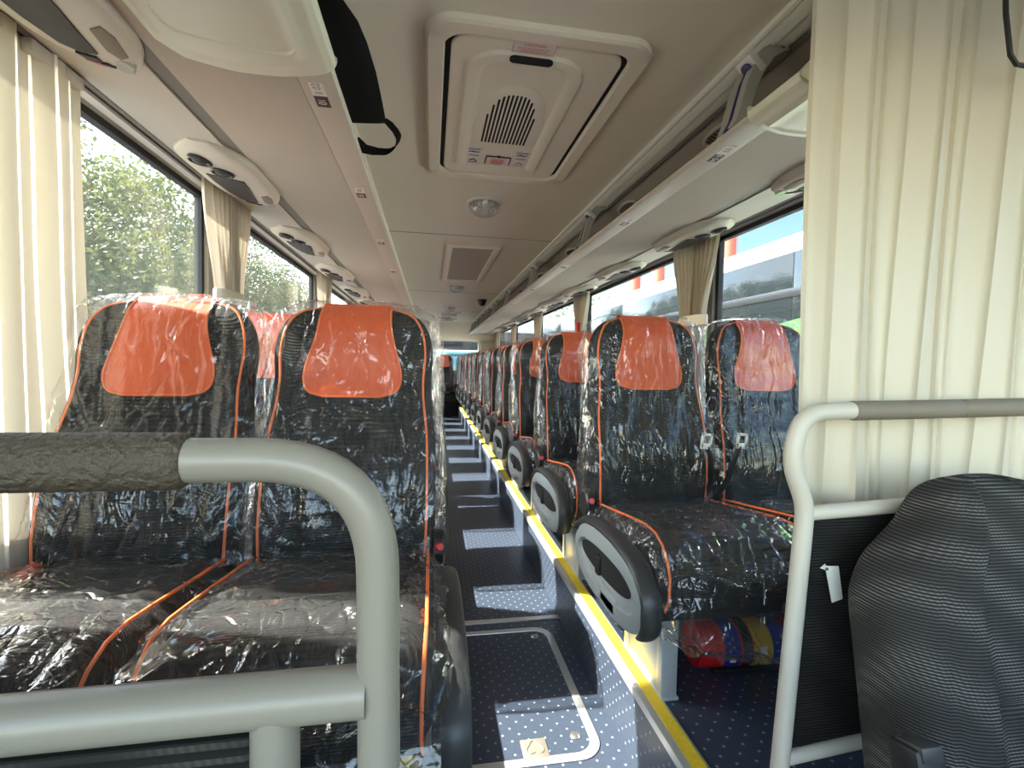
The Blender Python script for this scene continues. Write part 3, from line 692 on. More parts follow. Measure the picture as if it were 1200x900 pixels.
def film_back(seed, ang, NR=168, NH=100, flare=0.):
    rings = []
    for i in range(NH + 1):
        h = -.03 + (HB + .033) * (1 - (1 - i / NH) ** 1.35)
        hh = min(h, HB - .0005); ring = []
        top = max(0, (h - .50) / .17)
        for k in range(NR):
            a = 2 * PI * k / NR
            x, y = bpt(max(hh, 0), a, 0)
            w = slerp(wt, max(hh, 0)); nx, ny = math.cos(a), -math.sin(a)
            qx = x * 1.0 + (y * .7 if abs(nx) > .7 else 0)
            f1 = ridge(qx * 15 + seed + .8 * noise.noise(Vector((h * 3, seed, 0))), y * 3, h * 1.5 + seed) ** 3
            f2 = ridge(qx * 34 + seed * 2 + noise.noise(Vector((h * 5, seed, 2))), y * 8 + 3, h * 3.0) ** 3
            f3 = ridge(qx * 46 + 5, y * 20, h * 22 + seed) ** 3
            f4 = noise.noise(Vector((qx * 5 + 9, y * 4, h * 3 + seed)))
            side = abs(nx) ** 3
            o = .007 + .012 * f1 + .006 * f2 + .0028 * f3 + .006 * max(0, f4) + side * (.014 + .016 * max(0, f4)) + side * top * .010
            if h < 0: o *= .6
            # wrinkles fan from the lower centre
            fan = math.atan2(x - .02, h + .05); o += .006 * ridge(fan * 7 + seed, 1.3, seed) ** 5 * max(0, 1 - h / .35)
            sc = 1.0
            if i == NH: sc = .15
            ring.append(recl((x * sc + nx * o, y * (1 if i < NH else 1) + ny * o, h + (.010 + .004 * f2 if h > HB - .05 else 0)), ang))
        rings.append(ring)
    return MB().loft(rings, True, False, True)
def cz(y):   # cushion top height as function of y (0 back .. -.46 front)
    return lerp([(-.46, .40), (-.45, .438), (-.43, .464), (-.40, .480), (-.35, .486), (-.25, .474), (-.12, .455), (0, .44), (.04, .43)], y)
def cb(y): return lerp([(-.46, .345), (-.45, .318), (-.43, .300), (-.40, .292), (-.2, .285), (.04, .30)], y)
def cring(y, off=0., n=40):
    t, b = cz(y) + off, cb(y) - off; w = SW - .004 - (max(0, -.42 - y) * .35) + off; out = []
    for k in range(n):
        a = 2 * PI * k / n; ca, sa = math.cos(a), math.sin(a)
        x = w * math.copysign(abs(ca) ** .42, ca); z = (t + b) / 2 + (t - b) / 2 * math.copysign(abs(sa) ** .55, sa)
        if sa > 0: u = abs(x) / w; z += .010 * max(0, min(1, (u - .6) / .25)) * sa
        out.append((x, y, z))
    return out
def film_cush(seed, droop=0., NR=96, NY=60, front=.03):
    rings = []
    for i in range(NY + 1):
        f = i / NY; y = .05 - f * .525
        yy = max(y, -.458); ring = cring(yy, .004, NR); out = []
        for k, (x, _, z) in enumerate(ring):
            a = 2 * PI * k / NR; sa = math.sin(a)
            f1 = ridge(x * 9 + seed, y * 5, z * 9) ** 3; f2 = ridge(x * 16 + y * 12 + seed, y * 18 - x * 6, seed) ** 4; f3 = ridge(x * 40, y * 40 + seed, z * 40) ** 3
            o = .006 + .012 * f1 + .009 * f2 + .004 * f3
            side = abs(math.cos(a)) ** 4; o += side * .012
            dz = 0
            if sa < 0: dz = -(.01 + droop * max(0, min(1, -(y + .15) / .3)) * (0.5 + .8 * math.exp(-((x - droop * 1.3) / .10) ** 2) + .3 * noise.noise(Vector((x * 8, seed, 2)))))
            yo = y - (front + .012 * f2) * max(0, (f - .8) / .2) - (.5 * abs(dz) if f > .85 and sa < 0 else 0)
            out.append((x * (1 + o / .22), yo, z + sa * o + dz * abs(sa) ** .6))
        rings.append(out)
    mb = MB().loft(rings, True, False, False)
    last = rings[-1]; c = Vector((0, last[0][1] - .012, .39))
    inner = [tuple(Vector(p).lerp(c, .45) + Vector((0, -.012 - .006 * ridge(p[0] * 12, p[2] * 10, seed), 0))) for p in last]
    inner2 = [tuple(Vector(p).lerp(c, .9) + Vector((0, -.014, 0))) for p in last]
    mb.loft([last, inner, inner2], True, False, True)
    return mb
def patch_pts(ang, off):
    # headrest cover outline half-width as function of h
    tab = [(.410, .070), (.417, .098), (.430, .114), (.455, .122), (.49, .119), (.545, .104), (.60, .093), (.655, .090)]
    rows = []
    for i in range(27):
        h = .410 + (.664 - .410) * i / 26; hw = slerp(tab, h); row = []
        for k in range(17):
            x = hw * (-1 + 2 * k / 16); row.append((x, fy(x, h, off), h))
        rows.append(row)
    # over the top
    hw = .089
    for y, h in ((.040, .679), (.062, .682), (.085, .676), (.100, .655), (.104, .60)):
        rows.append([(hw * (-1 + 2 * k / 16), y, h) for k in range(17)])
    return rows
def seat(name, label, cat, loc, ang=.20, film=None, arm=0, ped=True, buckle=0, lod=0, group=None):
    t = thing(name, label, cat, loc, group)
    NR = 44; rings = []
    for i in range(31):
        h = HB * (1 - (1 - i / 30) ** 1.3); rings.append([recl((*bpt(min(h, HB - .0005), 2 * PI * k / NR), h), ang) for k in range(NR)])
    MB().loft(rings, True, True, True).build('backrest', M_seat, t)
    ys = [.04, 0, -.06, -.12, -.18, -.25, -.32, -.37, -.40, -.42, -.435, -.445, -.452, -.458]
    cu = MB().loft([cring(y) for y in ys], True, True, True).build('cushion', M_seat, t)
    rows = patch_pts(ang, .0045)
    hc = MB().loft([[recl(p, ang) for p in r] for r in rows], closed=False)
    border = [r[0] for r in rows[:27]][::-1] + rows[0][1:-1] + [r[-1] for r in rows[:27]]
    hcv = hc.build('headrest_cover', M_orange, t)
    MB().tube([recl((x, y - .001, h), ang) for x, y, h in border], .0028, 6).build('cover_edging', M_piping, hcv)
    for sx in (-1, 1):
        P = []
        for i in range(40):
            h = .005 + (HB - .008) * i / 39; a = .62; x, y = bpt(h, a if sx > 0 else PI - a, .001)
            P.append(recl((x, y, h), ang))
        MB().tube(P, .0033, 6).build('back_piping', M_piping, t)
        P = [(sx * (SW - .018), y, cz(y) + .006) for y in (.02, -.05, -.12, -.20, -.28, -.34, -.39)]
        P += [(sx * (SW - .020), -.425, .468), (sx * (SW - .022), -.447, .440), (sx * (SW - .024), -.460, .40), (sx * (SW - .024), -.458, .345), (sx * (SW - .022), -.445, .312)]
        MB().tube(P, .0033, 6).build('cushion_piping', M_piping, t)
    MB().box((-.20, -.36, .235), (.20, .06, .292), .012).build('seat_frame', M_black, t)
    bs = MB().box((-.17, .10, .38), (.17, .125, .44), .01); bs.build('back_hinge', M_black, t)
    if ped:
        sx = arm if arm else 0
        x0 = .112 * sx if sx else 0
        p = MB()
        p.box((x0 - .018, -.31, 0), (x0 + .018, -.09, .24), .004)
        p.box((x0 - .024, -.325, 0), (x0 + .024, -.295, .24), .004); p.box((x0 - .024, -.105, 0), (x0 + .024, -.075, .24), .004)
        p.box((x0 - .028, -.33, 0), (x0 + .028, -.07, .010), .003)
        p.build('pedestal', M_ped, t)
    if arm:
        s = arm
        ca_, sa_ = math.cos(-.03), math.sin(-.03)
        def ov(d, x):
            out = []
            for k in range(36):
                a = 2 * PI * k / 36; p = (.265 + d) * math.copysign(abs(math.cos(a)) ** .8, math.cos(a)); q = (.105 + d) * math.copysign(abs(math.sin(a)) ** .85, math.sin(a))
                out.append((x, -.195 + p * ca_ - q * sa_, .308 + p * sa_ + q * ca_))
            return out
        xb = s * (SW + .012)
        b = MB().loft([ov(-.004, xb), ov(0, xb + s * .006), ov(0, xb + s * .026), ov(-.012, xb + s * .034), ov(-.045, xb + s * .034), ov(-.050, xb + s * .024)], True, True, True)
        ab = b.build('side_shield', M_arm, t)
        rc = MB().loft([[Vector(p) + Vector((0, .01, .012)) for p in ov(-.07, xb + s * .0245)], [Vector(p) + Vector((0, .01, .012)) for p in ov(-.07, xb + s * .0262)]], True, True, True)
        rc.build('recess', M_void, ab)
        MB().box((xb + s * .012 if s > 0 else xb - .034, -.30, .215), (xb + .034 if s > 0 else xb - .012, -.18, .275), .012).build('recess_block', M_arm, ab)
        MB().box((xb + s * .02 if s > 0 else xb - .036, -.17, .28), (xb + .036 if s > 0 else xb - .02, -.14, .34), .006).build('lever', M_black, ab)
        # arm pad along the upper rim
        P = []; W_ = []
        for k in range(15):
            a = .35 + (PI + .25) * k / 14
            P.append(Vector(ov(.010, xb + s * .012)[int(round(a / (2 * PI) * 36)) % 36]))
        P = [P[0]] + [P[i] for i in range(1, len(P)) if (P[i] - P[i - 1]).length > 1e-4]
        m = MB(); rings = []
        for i, p in enumerate(P):
            tt = (P[min(i + 1, len(P) - 1)] - P[max(i - 1, 0)]).normalized(); n = Vector((s, 0, 0)).cross(tt).normalized()
            e = .6 + .4 * math.sin(PI * i / (len(P) - 1))
            rings.append([p + Vector((.027 * math.cos(2 * PI * k / 12), 0, 0)) + n * (.017 * e * math.sin(2 * PI * k / 12)) for k in range(12)])
        m.loft(rings, True, True, True).build('arm_pad', M_pad, t)
        hg = MB().disc((s * (SW - .004), .055, .435), (s, 0, 0), [(.0, 0), (.045, 0), (.045, .022), (.038, .028), (0, .028)], 20).build('hinge_cover', M_black, t)
        MB().disc((s * (SW + .006), .012, .452), (s * .4, -1, .25), [(.0, 0), (.010, 0), (.010, .012), (.008, .015), (0, .015)], 14).build('recline_button', M_redbut, t)
    if film:
        fb, fc = film
        a = bpy.data.objects.new('back_film', fb); C.objects.link(a); a.parent = t
        b = bpy.data.objects.new('cushion_film', fc); C.objects.link(b); b.parent = t
    if buckle:
        m = MB(); s = buckle
        m.tube([(s * (SW - .012), .07, .40), (s * (SW - .02), -.005, .52), (s * (SW - .035), -.02, .60), (s * (SW - .05), -.018, .635)], .009, 8)
        m.build('belt_strap', M_black, t)
        bk = MB(); M = Matrix.Translation((s * (SW - .055), -.022, .655)) @ Matrix.Rotation(.1, 4, 'Y')
        for lo, hi in (((-.02, -.004, -.026), (-.011, .004, .026)), ((.011, -.004, -.026), (.02, .004, .026)), ((-.02, -.004, .017), (.02, .004, .026)), ((-.02, -.004, -.028), (.02, .004, -.008))): bk.box(lo, hi, .002, M=M)
        bk.build('belt_tongue', M_white, t)
    return t
def mesh_of(mb, name):
    o = mb.build(name, M_film, sharp=180); me = o.data; bpy.data.objects.remove(o); return me
ANGR1, ANGR, ANGL = .16, .22, .30
# near seats: own film meshes
XA_R, XW_R = .757, 1.212; XA_L, XW_L = -.200, -.656
def near_film(seed, ang, droop): return (mesh_of(film_back(seed, ang), 'back_film'), mesh_of(film_cush(seed + 2, droop), 'cushion_film'))
YR = [1.49 + .727 * k for k in range(12)]; YL = [1.15 + .835 * k + (.05 if k else 0) for k in range(11)]
seat('passenger_seat', 'black seat with orange headrest cover, front row right, next to the aisle', 'seat', (XA_R, YR[0], ZP), ANGR1, near_film(3.1, ANGR1, .12), arm=-1, buckle=1)
seat('passenger_seat', 'plastic-wrapped window seat in the front right row beside the cream curtain', 'seat', (XW_R, YR[0], ZP), ANGR1, near_film(8.3, ANGR1, .05), arm=0, buckle=-1, ped=False)
seat('passenger_seat', 'nearest left aisle seat behind the grey tube rail, wrapped in clear plastic', 'seat', (XA_L, YL[0], ZP), ANGL, near_film(14.2, ANGL, .05), arm=1, ped=True)
seat('passenger_seat', 'nearest left window seat beside the backlit curtain, wrapped in plastic', 'seat', (XW_L, YL[0], ZP), ANGL, near_film(21.7, ANGL, .03), arm=0, ped=False)
fm = [(mesh_of(film_back(31.3 + 7 * k, ANGR, 64, 48), 'back_film'), mesh_of(film_cush(41 + 5 * k, .03, 56, 36), 'cushion_film')) for k in range(3)]
protoA = [seat('passenger_seat', '', 'seat', (0, 0, 0), ANGR, fm[k], arm=-1) for k in range(2)]
protoW = [seat('passenger_seat', '', 'seat', (0, 0, 0), ANGR, fm[2 - k], arm=0, ped=False) for k in range(2)]
fl = (mesh_of(film_back(52.3, .10, 64, 48), 'back_film'), fm[1][1])
protoAL = seat('passenger_seat', '', 'seat', (0, 0, 0), .10, fl, arm=1)
protoWL = seat('passenger_seat', '', 'seat', (0, 0, 0), .10, fl, arm=0, ped=False)
used = set()
nth = ['', 'second', 'third', 'fourth', 'fifth', 'sixth', 'seventh', 'eighth', 'ninth', 'tenth', 'eleventh', 'twelfth']
def place(pr, loc, label, group):
    o = pr if pr.name not in used else copy_tree(pr)
    used.add(pr.name); o.location = loc; o.scale = (1, .86, 1) if loc[0] < .2 else (1, 1, 1); o['label'] = label; o['group'] = group; return o  # left rows made shallower so wider sun stripes fall on the aisle
for k in range(1, 12):
    place(protoA[k % 2], (XA_R, YR[k], ZP), 'plastic-wrapped right aisle seat, %s row back from the front' % nth[k], 'seats of the right block')
    place(protoW[k % 2], (XW_R, YR[k], ZP), 'plastic-wrapped right window seat, %s row back from the front' % nth[k], 'seats of the right block')
for k in range(1, 11):
    place(protoAL, (XA_L, YL[k], ZP), 'plastic-wrapped left aisle seat, %s row back from the front' % nth[k], 'seats of the left block')
    place(protoWL, (XW_L, YL[k], ZP), 'plastic-wrapped left window seat, %s row back from the front' % nth[k], 'seats of the left block')
for k, x in enumerate((-.656, -.20, .28, .757, 1.212)):
    o = copy_tree(protoW[k % 2]); o.location = (x, 10.45, ZP); o['label'] = ['rear bench seat, far left corner', 'rear bench seat, left of the middle', 'middle rear bench seat facing down the aisle, orange headrest', 'rear bench seat, right of the middle', 'rear bench seat, far right corner'][k]; o['group'] = 'rear bench seats'
bb = MB().box((XL, 10.08, -.86), (XR, 10.7, -.62), .01).build('bench_base', M_black); tag(bb, 'black base box under the rear bench seats', 'bench base')

# ------------------------------------------------------------------ floor hatch, step bar, screws
fh = thing('floor_hatch', 'navy floor hatch with rounded aluminium frame in the aisle', 'floor hatch', (.25, 1.60, ZF))
def rr3(cx, cy, hx, hy, r, z): return [(x, y, z) for x, y in round_rect(cx, cy, hx, hy, r, 8)]
HX, HY = .262, .345
MB().loft([rr3(0, 0, HX, HY, .075, -.001), rr3(0, 0, HX, HY, .075, .003), rr3(0, 0, HX - .004, HY - .004, .072, .0045), rr3(0, 0, HX - .026, HY - .026, .055, .0045), rr3(0, 0, HX - .028, HY - .028, .054, .001)], True).build('frame', M_alu2, fh)
MB().loft([rr3(0, 0, HX - .028, HY - .028, .054, .0), rr3(0, 0, HX - .028, HY - .028, .054, .0022)], True, False, True).build('lid', M_floor, fh)
for x, y in ((.185, .275), (.195, -.255), (-.15, -.275), (-.17, .27)):
    MB().disc((x, y, .002), (0, 0, 1), [(.016, 0), (.016, .002), (.012, .005), (.006, .006), (.0, .005)], 18).build('screw', M_screw, fh)
lt = MB().box((-.038, -.036, .002), (.038, .036, .0052), .0015, M=Matrix.Translation((.062, -.288, 0)) @ Matrix.Rotation(.0, 4, 'Z')).build('latch_plate', M_brass, fh)
q = MB()
tre = [(.030 * math.cos(a) * (1 + .0 * a), .0) for a in (0,)]
out = [Vector((.062 + .024 * math.cos(2 * PI * k / 48) * (1.0 + .12 * math.cos(3 * (2 * PI * k / 48) + PI / 2)), -.288 + .021 * math.sin(2 * PI * k / 48) * (1 + .30 * math.cos(3 * (2 * PI * k / 48) + PI / 2)), .0056)) for k in range(49)]
q.tube(out, .0022, 6); q.build('latch_ring', M_brass, lt)
sb = MB().box((EDGE_L - .015, 2.0, ZF), (EDGE_R, 2.028, ZF + .006), .002).build('joint_strip', M_alu2); tag(sb, 'narrow metal joint strip across the aisle behind the floor hatch', 'joint strip')

# ------------------------------------------------------------------ fire extinguisher
ex = thing('fire_extinguisher', 'red fire extinguisher lying under the front right seat', 'fire extinguisher', (.785, 1.30, ZP + .0665))
ex.rotation_euler = (0, 0, -.05)
MB().disc((0, 0, 0), (1, 0, 0), [(.0, .012), (.03, .010), (.045, .002), (.058, .0), (.0635, .006), (.065, .02), (.065, .33), (.060, .36), (.045, .385), (.022, .395), (.02, .42), (0, .42)], 36).build('cylinder', M_red, ex)
def band(x0, x1, nm, mt, par=ex, r=.0656): return MB().loft([[(x, r * math.cos(2 * PI * k / 40), r * math.sin(2 * PI * k / 40)) for k in range(40)] for x in (x0, x1)], True).build(nm, mt, par)
l1 = band(.075, .125, 'blue_label', M_blue); band(.13, .160, 'bracket_strap', M_rubber, ex, .068); l2 = band(.165, .225, 'yellow_label', M_lyel); l3 = band(.225, .275, 'blue_label', M_blue); band(.30, .325, 'bracket_strap', M_rubber, ex, .068)
def lbl(par, x, ang, w, h, mt, nm):
    c, s_ = math.cos(ang), math.sin(ang)
    M = Matrix.Translation((x, -.0662 * c, .0662 * s_)) @ Matrix.Rotation(-ang, 4, 'X')
    MB().box((-w / 2, -.0008, -h / 2), (w / 2, .0008, h / 2), M=M).build(nm, mt, par)
lbl(l1, .10, -.25, .018, .018, M_sticker, 'label_panel'); lbl(l2, .195, .12, .022, .022, M_sticker, 'label_panel')
for k in range(5): lbl(l1, .090 + .012 * (k % 2), .15 + k * .16, .006, .008, M_stgrey, 'label_figure')
for k in range(6): lbl(l3, .24 + .018 * (k % 2), -.3 + k * .18, .009, .006, M_stgrey, 'label_figure')
MB().box((.40, -.022, -.01), (.52, .022, .03), .008).build('valve_handle', M_black, ex)
cr = MB().box((.05, -.05, -.066), (.33, .05, -.055), .004); cr.build('floor_bracket', M_black, ex)

# ------------------------------------------------------------------ rails
def left_rail():
    t = thing('guard_rail', 'thick grey tube guard rail with padded grip in the left foreground', 'guard rail', (-.037, .37, ZP))
    z = lambda v: v - ZP
    def w(x, zz): return (x + .037, 0, z(zz))
    path = arc_path([w(-.60, -.072), w(-.039, -.073), w(-.036, -.30), w(-.036, -.895)], [.088, .4], 12)
    MB().tube(path, .0160, 20).build('tube_frame', M_steel, t)
    MB().tube([w(-.60, -.072), w(-.300, -.0725), w(-.178, -.073), w(-.172, -.073), w(-.168, -.073)], [.0203, .0203, .0203, .0195, .0165], 24).build('foam_grip', M_foam, t)
    MB().tube([w(-.60, -.2535), w(-.30, -.2535), w(-.045, -.2525)], .0188, 18).build('cross_bar', M_steel, t)
    MB().tube([w(-.111, -.26), w(-.111, -.885)], .0172, 16).build('lower_post', M_steel, t)
    pn = MB().box((-.60 + .037, -.006, z(-.86)), (-.126 + .037, .008, z(-.275)), .004)
    pn.build('fabric_panel', M_ribbed, t)
    MB().disc(w(-.036, -.8985), (0, 0, 1), [(0, 0), (.04, 0), (.04, .005), (.036, .008), (0, .008)], 20).build('foot_flange', M_steel, t)
    MB().disc(w(-.111, -.8985), (0, 0, 1), [(0, 0), (.035, 0), (.035, .005), (.03, .008), (0, .008)], 20).build('foot_flange', M_steel, t)
left_rail()
def right_rail():
    t = thing('partition_rail', 'pale tube partition with brown grip behind the driver seat', 'partition', (.63, .75, ZP))
    z = lambda v: v - ZP
    def w(x, zz, y=0): return (x - .63, y, z(zz))
    path = arc_path([w(1.30, -.060), w(.80, -.070), w(.652, -.076), w(.634, -.165), w(.668, -.245), w(.664, -.32), w(.640, -.72), w(.628, -.895)], [.3, .07, .10, .10, .3, .5], 8)
    MB().tube(path, .0155, 16).build('tube_frame', M_steelR, t)
    MB().tube([w(.752, -.072), w(.757, -.072), w(.86, -.070), w(.863, -.070), (w(.866, -.070)), w(.985, -.067), w(.988, -.067), w(.991, -.067), w(1.16, -.063)],
              [.014, .0178, .0178, .0165, .0178, .0178, .0165, .0178, .0178], 20).build('foam_grip', M_foam2, t)
    MB().tube([w(.668, -.258), w(1.02, -.243), w(1.32, -.235)], .0135, 14).build('cross_bar', M_steelR, t)
    MB().tube([w(.642, -.712), w(.84, -.695), w(1.32, -.690)], .0125, 14).build('lower_bar', M_steelR, t)
    MB().prism([w(.676, -.262, .004), w(1.32, -.24, .004), w(1.32, -.685, .004), w(.650, -.705, .004)], (0, .012, 0), .003).build('fabric_panel', M_mesh, t)
    tg = MB(); m = [(0, 0), (.028, -.002), (.034, -.060), (.012, -.066)]
    tg.prism([w(.706 + a, -.352 + b, -.008 - .006 * (b < -.03)) for a, b in m], (0, -.002, 0), .0008)
    tg.prism([w(.700, -.358, -.004), w(.708, -.350, -.006), (w(.712, -.362, -.006))], (0, -.002, 0))
    s = tg.build('white_strap_tag', M_white, t)
    MB().disc(w(.709, -.3575, -.010), (0, -1, 0), [(0, 0), (.003, 0), (.0025, .0015), (0, .002)], 12).build('rivet', M_screw, s)
    MB().disc(w(.628, -.8985), (0, 0, 1), [(0, 0), (.035, 0), (.035, .005), (.03, .008), (0, .008)], 20).build('foot_flange', M_steelR, t)
M_steelR = mat('pale_tube', (.54, .51, .43), .4, bump=(500, .05, .0004))
right_rail()

# ------------------------------------------------------------------ curtains
def pleat_wave(s, n, flat=.72):            # sharp pleats: flat faces with short return folds, returns depth 0..1
    f = (s * n) % 1.0
    return f / flat if f < flat else 1 - (f - flat) / (1 - flat)
def left_curtain():
    t = thing('window_curtain', 'bright backlit cream pleated curtain at the left edge', 'curtain', (-.875, 1.2, .69))
    ya, yb = 1.0 - 1.2, 1.40 - 1.2
    def at(u, v, push=0.):
        z = -(1.25 + .015 * math.sin(u * 20)) * v
        y = ya + (yb - ya) * u + .055 * v * v * u + .004 * noise.noise(Vector((u * 9, v * 2, 1)))
        x = .012 * math.sin(u * 2 * PI * 2.7 + 1) + .005 * noise.noise(Vector((u * 4, v * 3, 5))) + push
        return (x, y, z)
    cuts = [0, .10, .22, .33, .47, .62, .74, .865, 1.0]
    cl = MB(); th = MB(); g = .012
    for k in range(len(cuts) - 1):
        a, b = cuts[k] + g, cuts[k + 1] - (g if k < len(cuts) - 2 else 0)
        cl.grid(lambda u, v: at(a + (b - a) * u, v, .010 * (u - .5)), 12, 24)
        if k < len(cuts) - 2:
            b2 = cuts[k + 1] + g
            th.grid(lambda u, v: at(b + (b2 - b) * u, v, .005 - .010 * u + .007 * math.sin(u * PI)), 6, 24)
    cl.build('cloth', M_curtL, t, sharp=60); th.build('pleat_fold', M_curtThin, t, sharp=60)
    for k in range(4): MB().box((-.012, ya + .03 + k * .1, -.03), (.012, ya + .09 + k * .1, .0), .003).build('glider', M_panel, t)
left_curtain()
CORD = [(1.09, .79, .80), (1.098, .79, .705), (1.106, .79, .668), (1.115, .79, .627), (1.131, .79, .611), (1.165, .79, .61)]
def right_curtain():
    t = thing('partition_curtain', 'wide cream pleated curtain hanging behind the driver seat', 'curtain', (.762, .86, -.45))
    def at(u, v, push=0.):                 # v 0 bottom .. 1 top
        z = v * 1.34
        wd = .62 + .14 * v
        x = -.002 - .012 * math.sin(v * 3.0) + (max(u, 0) ** 1.05) * wd - .01 * v
        y = .016 * math.sin(u * 24 + 1.5 * math.sin(v * 2)) + .014 * noise.noise(Vector((u * 3.5, v * 1.2, 9))) - .03 * u + push
        return (x, y, z)
    g = random.Random(3); cuts = [0.0]
    while cuts[-1] < .95: cuts.append(cuts[-1] + .062 + .034 * g.random())
    cuts[-1] = 1.0
    cm = MB(); us = []
    for k in range(len(cuts) - 1):
        a, b = cuts[k], cuts[k + 1]
        for f in (0, .03, .06, .09, .12, .2, .35, .5, .65, .8, .9): us.append((a + (b - a) * f, f))
    us.append((1.0, 0))
    ridge_ = {0: 0, .03: -.006, .06: -.009, .09: -.006, .12: 0, .2: .001, .35: .003, .5: .004, .65: .003, .8: .002, .9: .001}
    cm.loft([[at(u + .012 * noise.noise(Vector((u * 3, q / 30 * 1.5, 3))), q / 30, ridge_[f]) for u, f in us] for q in range(31)], closed=False)
    cm.build('cloth', M_curtR, t, sharp=75)
    # loose black strap at the top right
    MB().tube([tuple(Vector(p) - Vector((.762, .86, -.45))) for p in CORD], .0045, 8).build('cord', M_black, t)
right_curtain()
def drape_pair(s, yc, label, seed, w=.44, tie=.24):
    t = thing('gathered_curtain', label, 'curtain', (XC + s * 1.130, yc, ZW1), 'gathered taupe curtains between windows')
    for k, (ya, yb, yt0, yt1) in enumerate(((-w / 2, -.0, -w * .22, -.02), (.0, w / 2, .0, w * .26))):
        def fn(u, v, ya=ya, yb=yb, yt0=yt0, yt1=yt1, k=k):
            z = -v * 1.02; g = min(1, v * 1.02 / .44); g = g * g * (3 - 2 * g); rel = max(0, (v * 1.02 - .46) / .5)
            y0 = ya + (yt0 - ya) * g * (1 - rel * .6); y1 = yb + (yt1 - yb) * g * (1 - rel * .6)
            y = y0 + (y1 - y0) * u
            x = s * .028 * math.sin(u * 2 * PI * 5 + seed + k + .6 * math.sin(v * 4)) * (.6 + .4 * v) + .004 * noise.noise(Vector((u * 8, v * 3, seed)))
            return (x, y, z)
        MB().grid(fn, 80, 26).build('drape', M_drape, t, sharp=70)
    m = MB(); n = 24
    def ov(a, b, z): return [(a * math.cos(2 * PI * q / n), .012 + b * math.sin(2 * PI * q / n), z) for q in range(n)]
    m.loft([ov(.036, w * .30, -.405), ov(.040, w * .31, -.415), ov(.040, w * .31, -.450), ov(.036, w * .30, -.460)], True)
    m.build('tieback', M_tie, t)
for k, yy in enumerate((2.22, 4.08, 6.02, 7.95)): drape_pair(-1, yy, ['gathered taupe curtain between the first two left windows', 'second gathered curtain along the left windows', 'third gathered curtain along the left windows', 'fourth gathered curtain along the left windows'][k], k * 1.7)
for k, yy in enumerate((2.42, 4.42, 6.30, 8.2, 10.1)): drape_pair(1, yy, ['gathered taupe curtain above the front right window seat', 'second gathered curtain along the right windows', 'third gathered curtain along the right windows', 'fourth gathered curtain along the right windows', 'rearmost gathered curtain along the right windows'][k], 3 + k * 1.3)
# emergency hammers on pillars, window stickers
def hammer(x, y, z, label):
    t = thing('emergency_hammer', label, 'emergency hammer', (x, y, z), 'red emergency hammers on the window pillars')
    MB().box((-.012, -.02, -.07), (.012, .02, .05), .008).build('holder', M_red, t)
    m = MB(); m.tube([(-.018, 0, -.10), (-.018, 0, .04)], .010, 10); m.tube([(-.018, -.045, .045), (-.018, .045, .045)], [.006, .006], 8); m.build('hammer', M_red, t)
hammer(XR - .085, 4.40, .36, 'red emergency hammer on the second right window pillar'); hammer(XR - .3, 10.9, .18, 'red emergency hammer at the rear right corner'); hammer(XR - .085, 6.35, .30, 'red emergency hammer on the third right window pillar')
for x, y, lab, s in ((XL + .002, 2.72, 'small red and white notice on the second left window', 1), (XR - .002, 3.30, 'small red and white notice on the second right window', -1)):
    t = thing('window_sticker', lab, 'sticker', (x, y, .22))
    b = MB().box((-.002, -.05, -.09), (.002, .05, .08)).build('backing', M_sticker, t)
    MB().box((min(0, s * .004), -.034, -.055), (max(0, s * .004), .034, .03)).build('red_panel', M_stred, b)
    MB().box((min(0, s * .004), -.034, .042), (max(0, s * .004), .034, .060)).build('red_heading', M_stred, b)

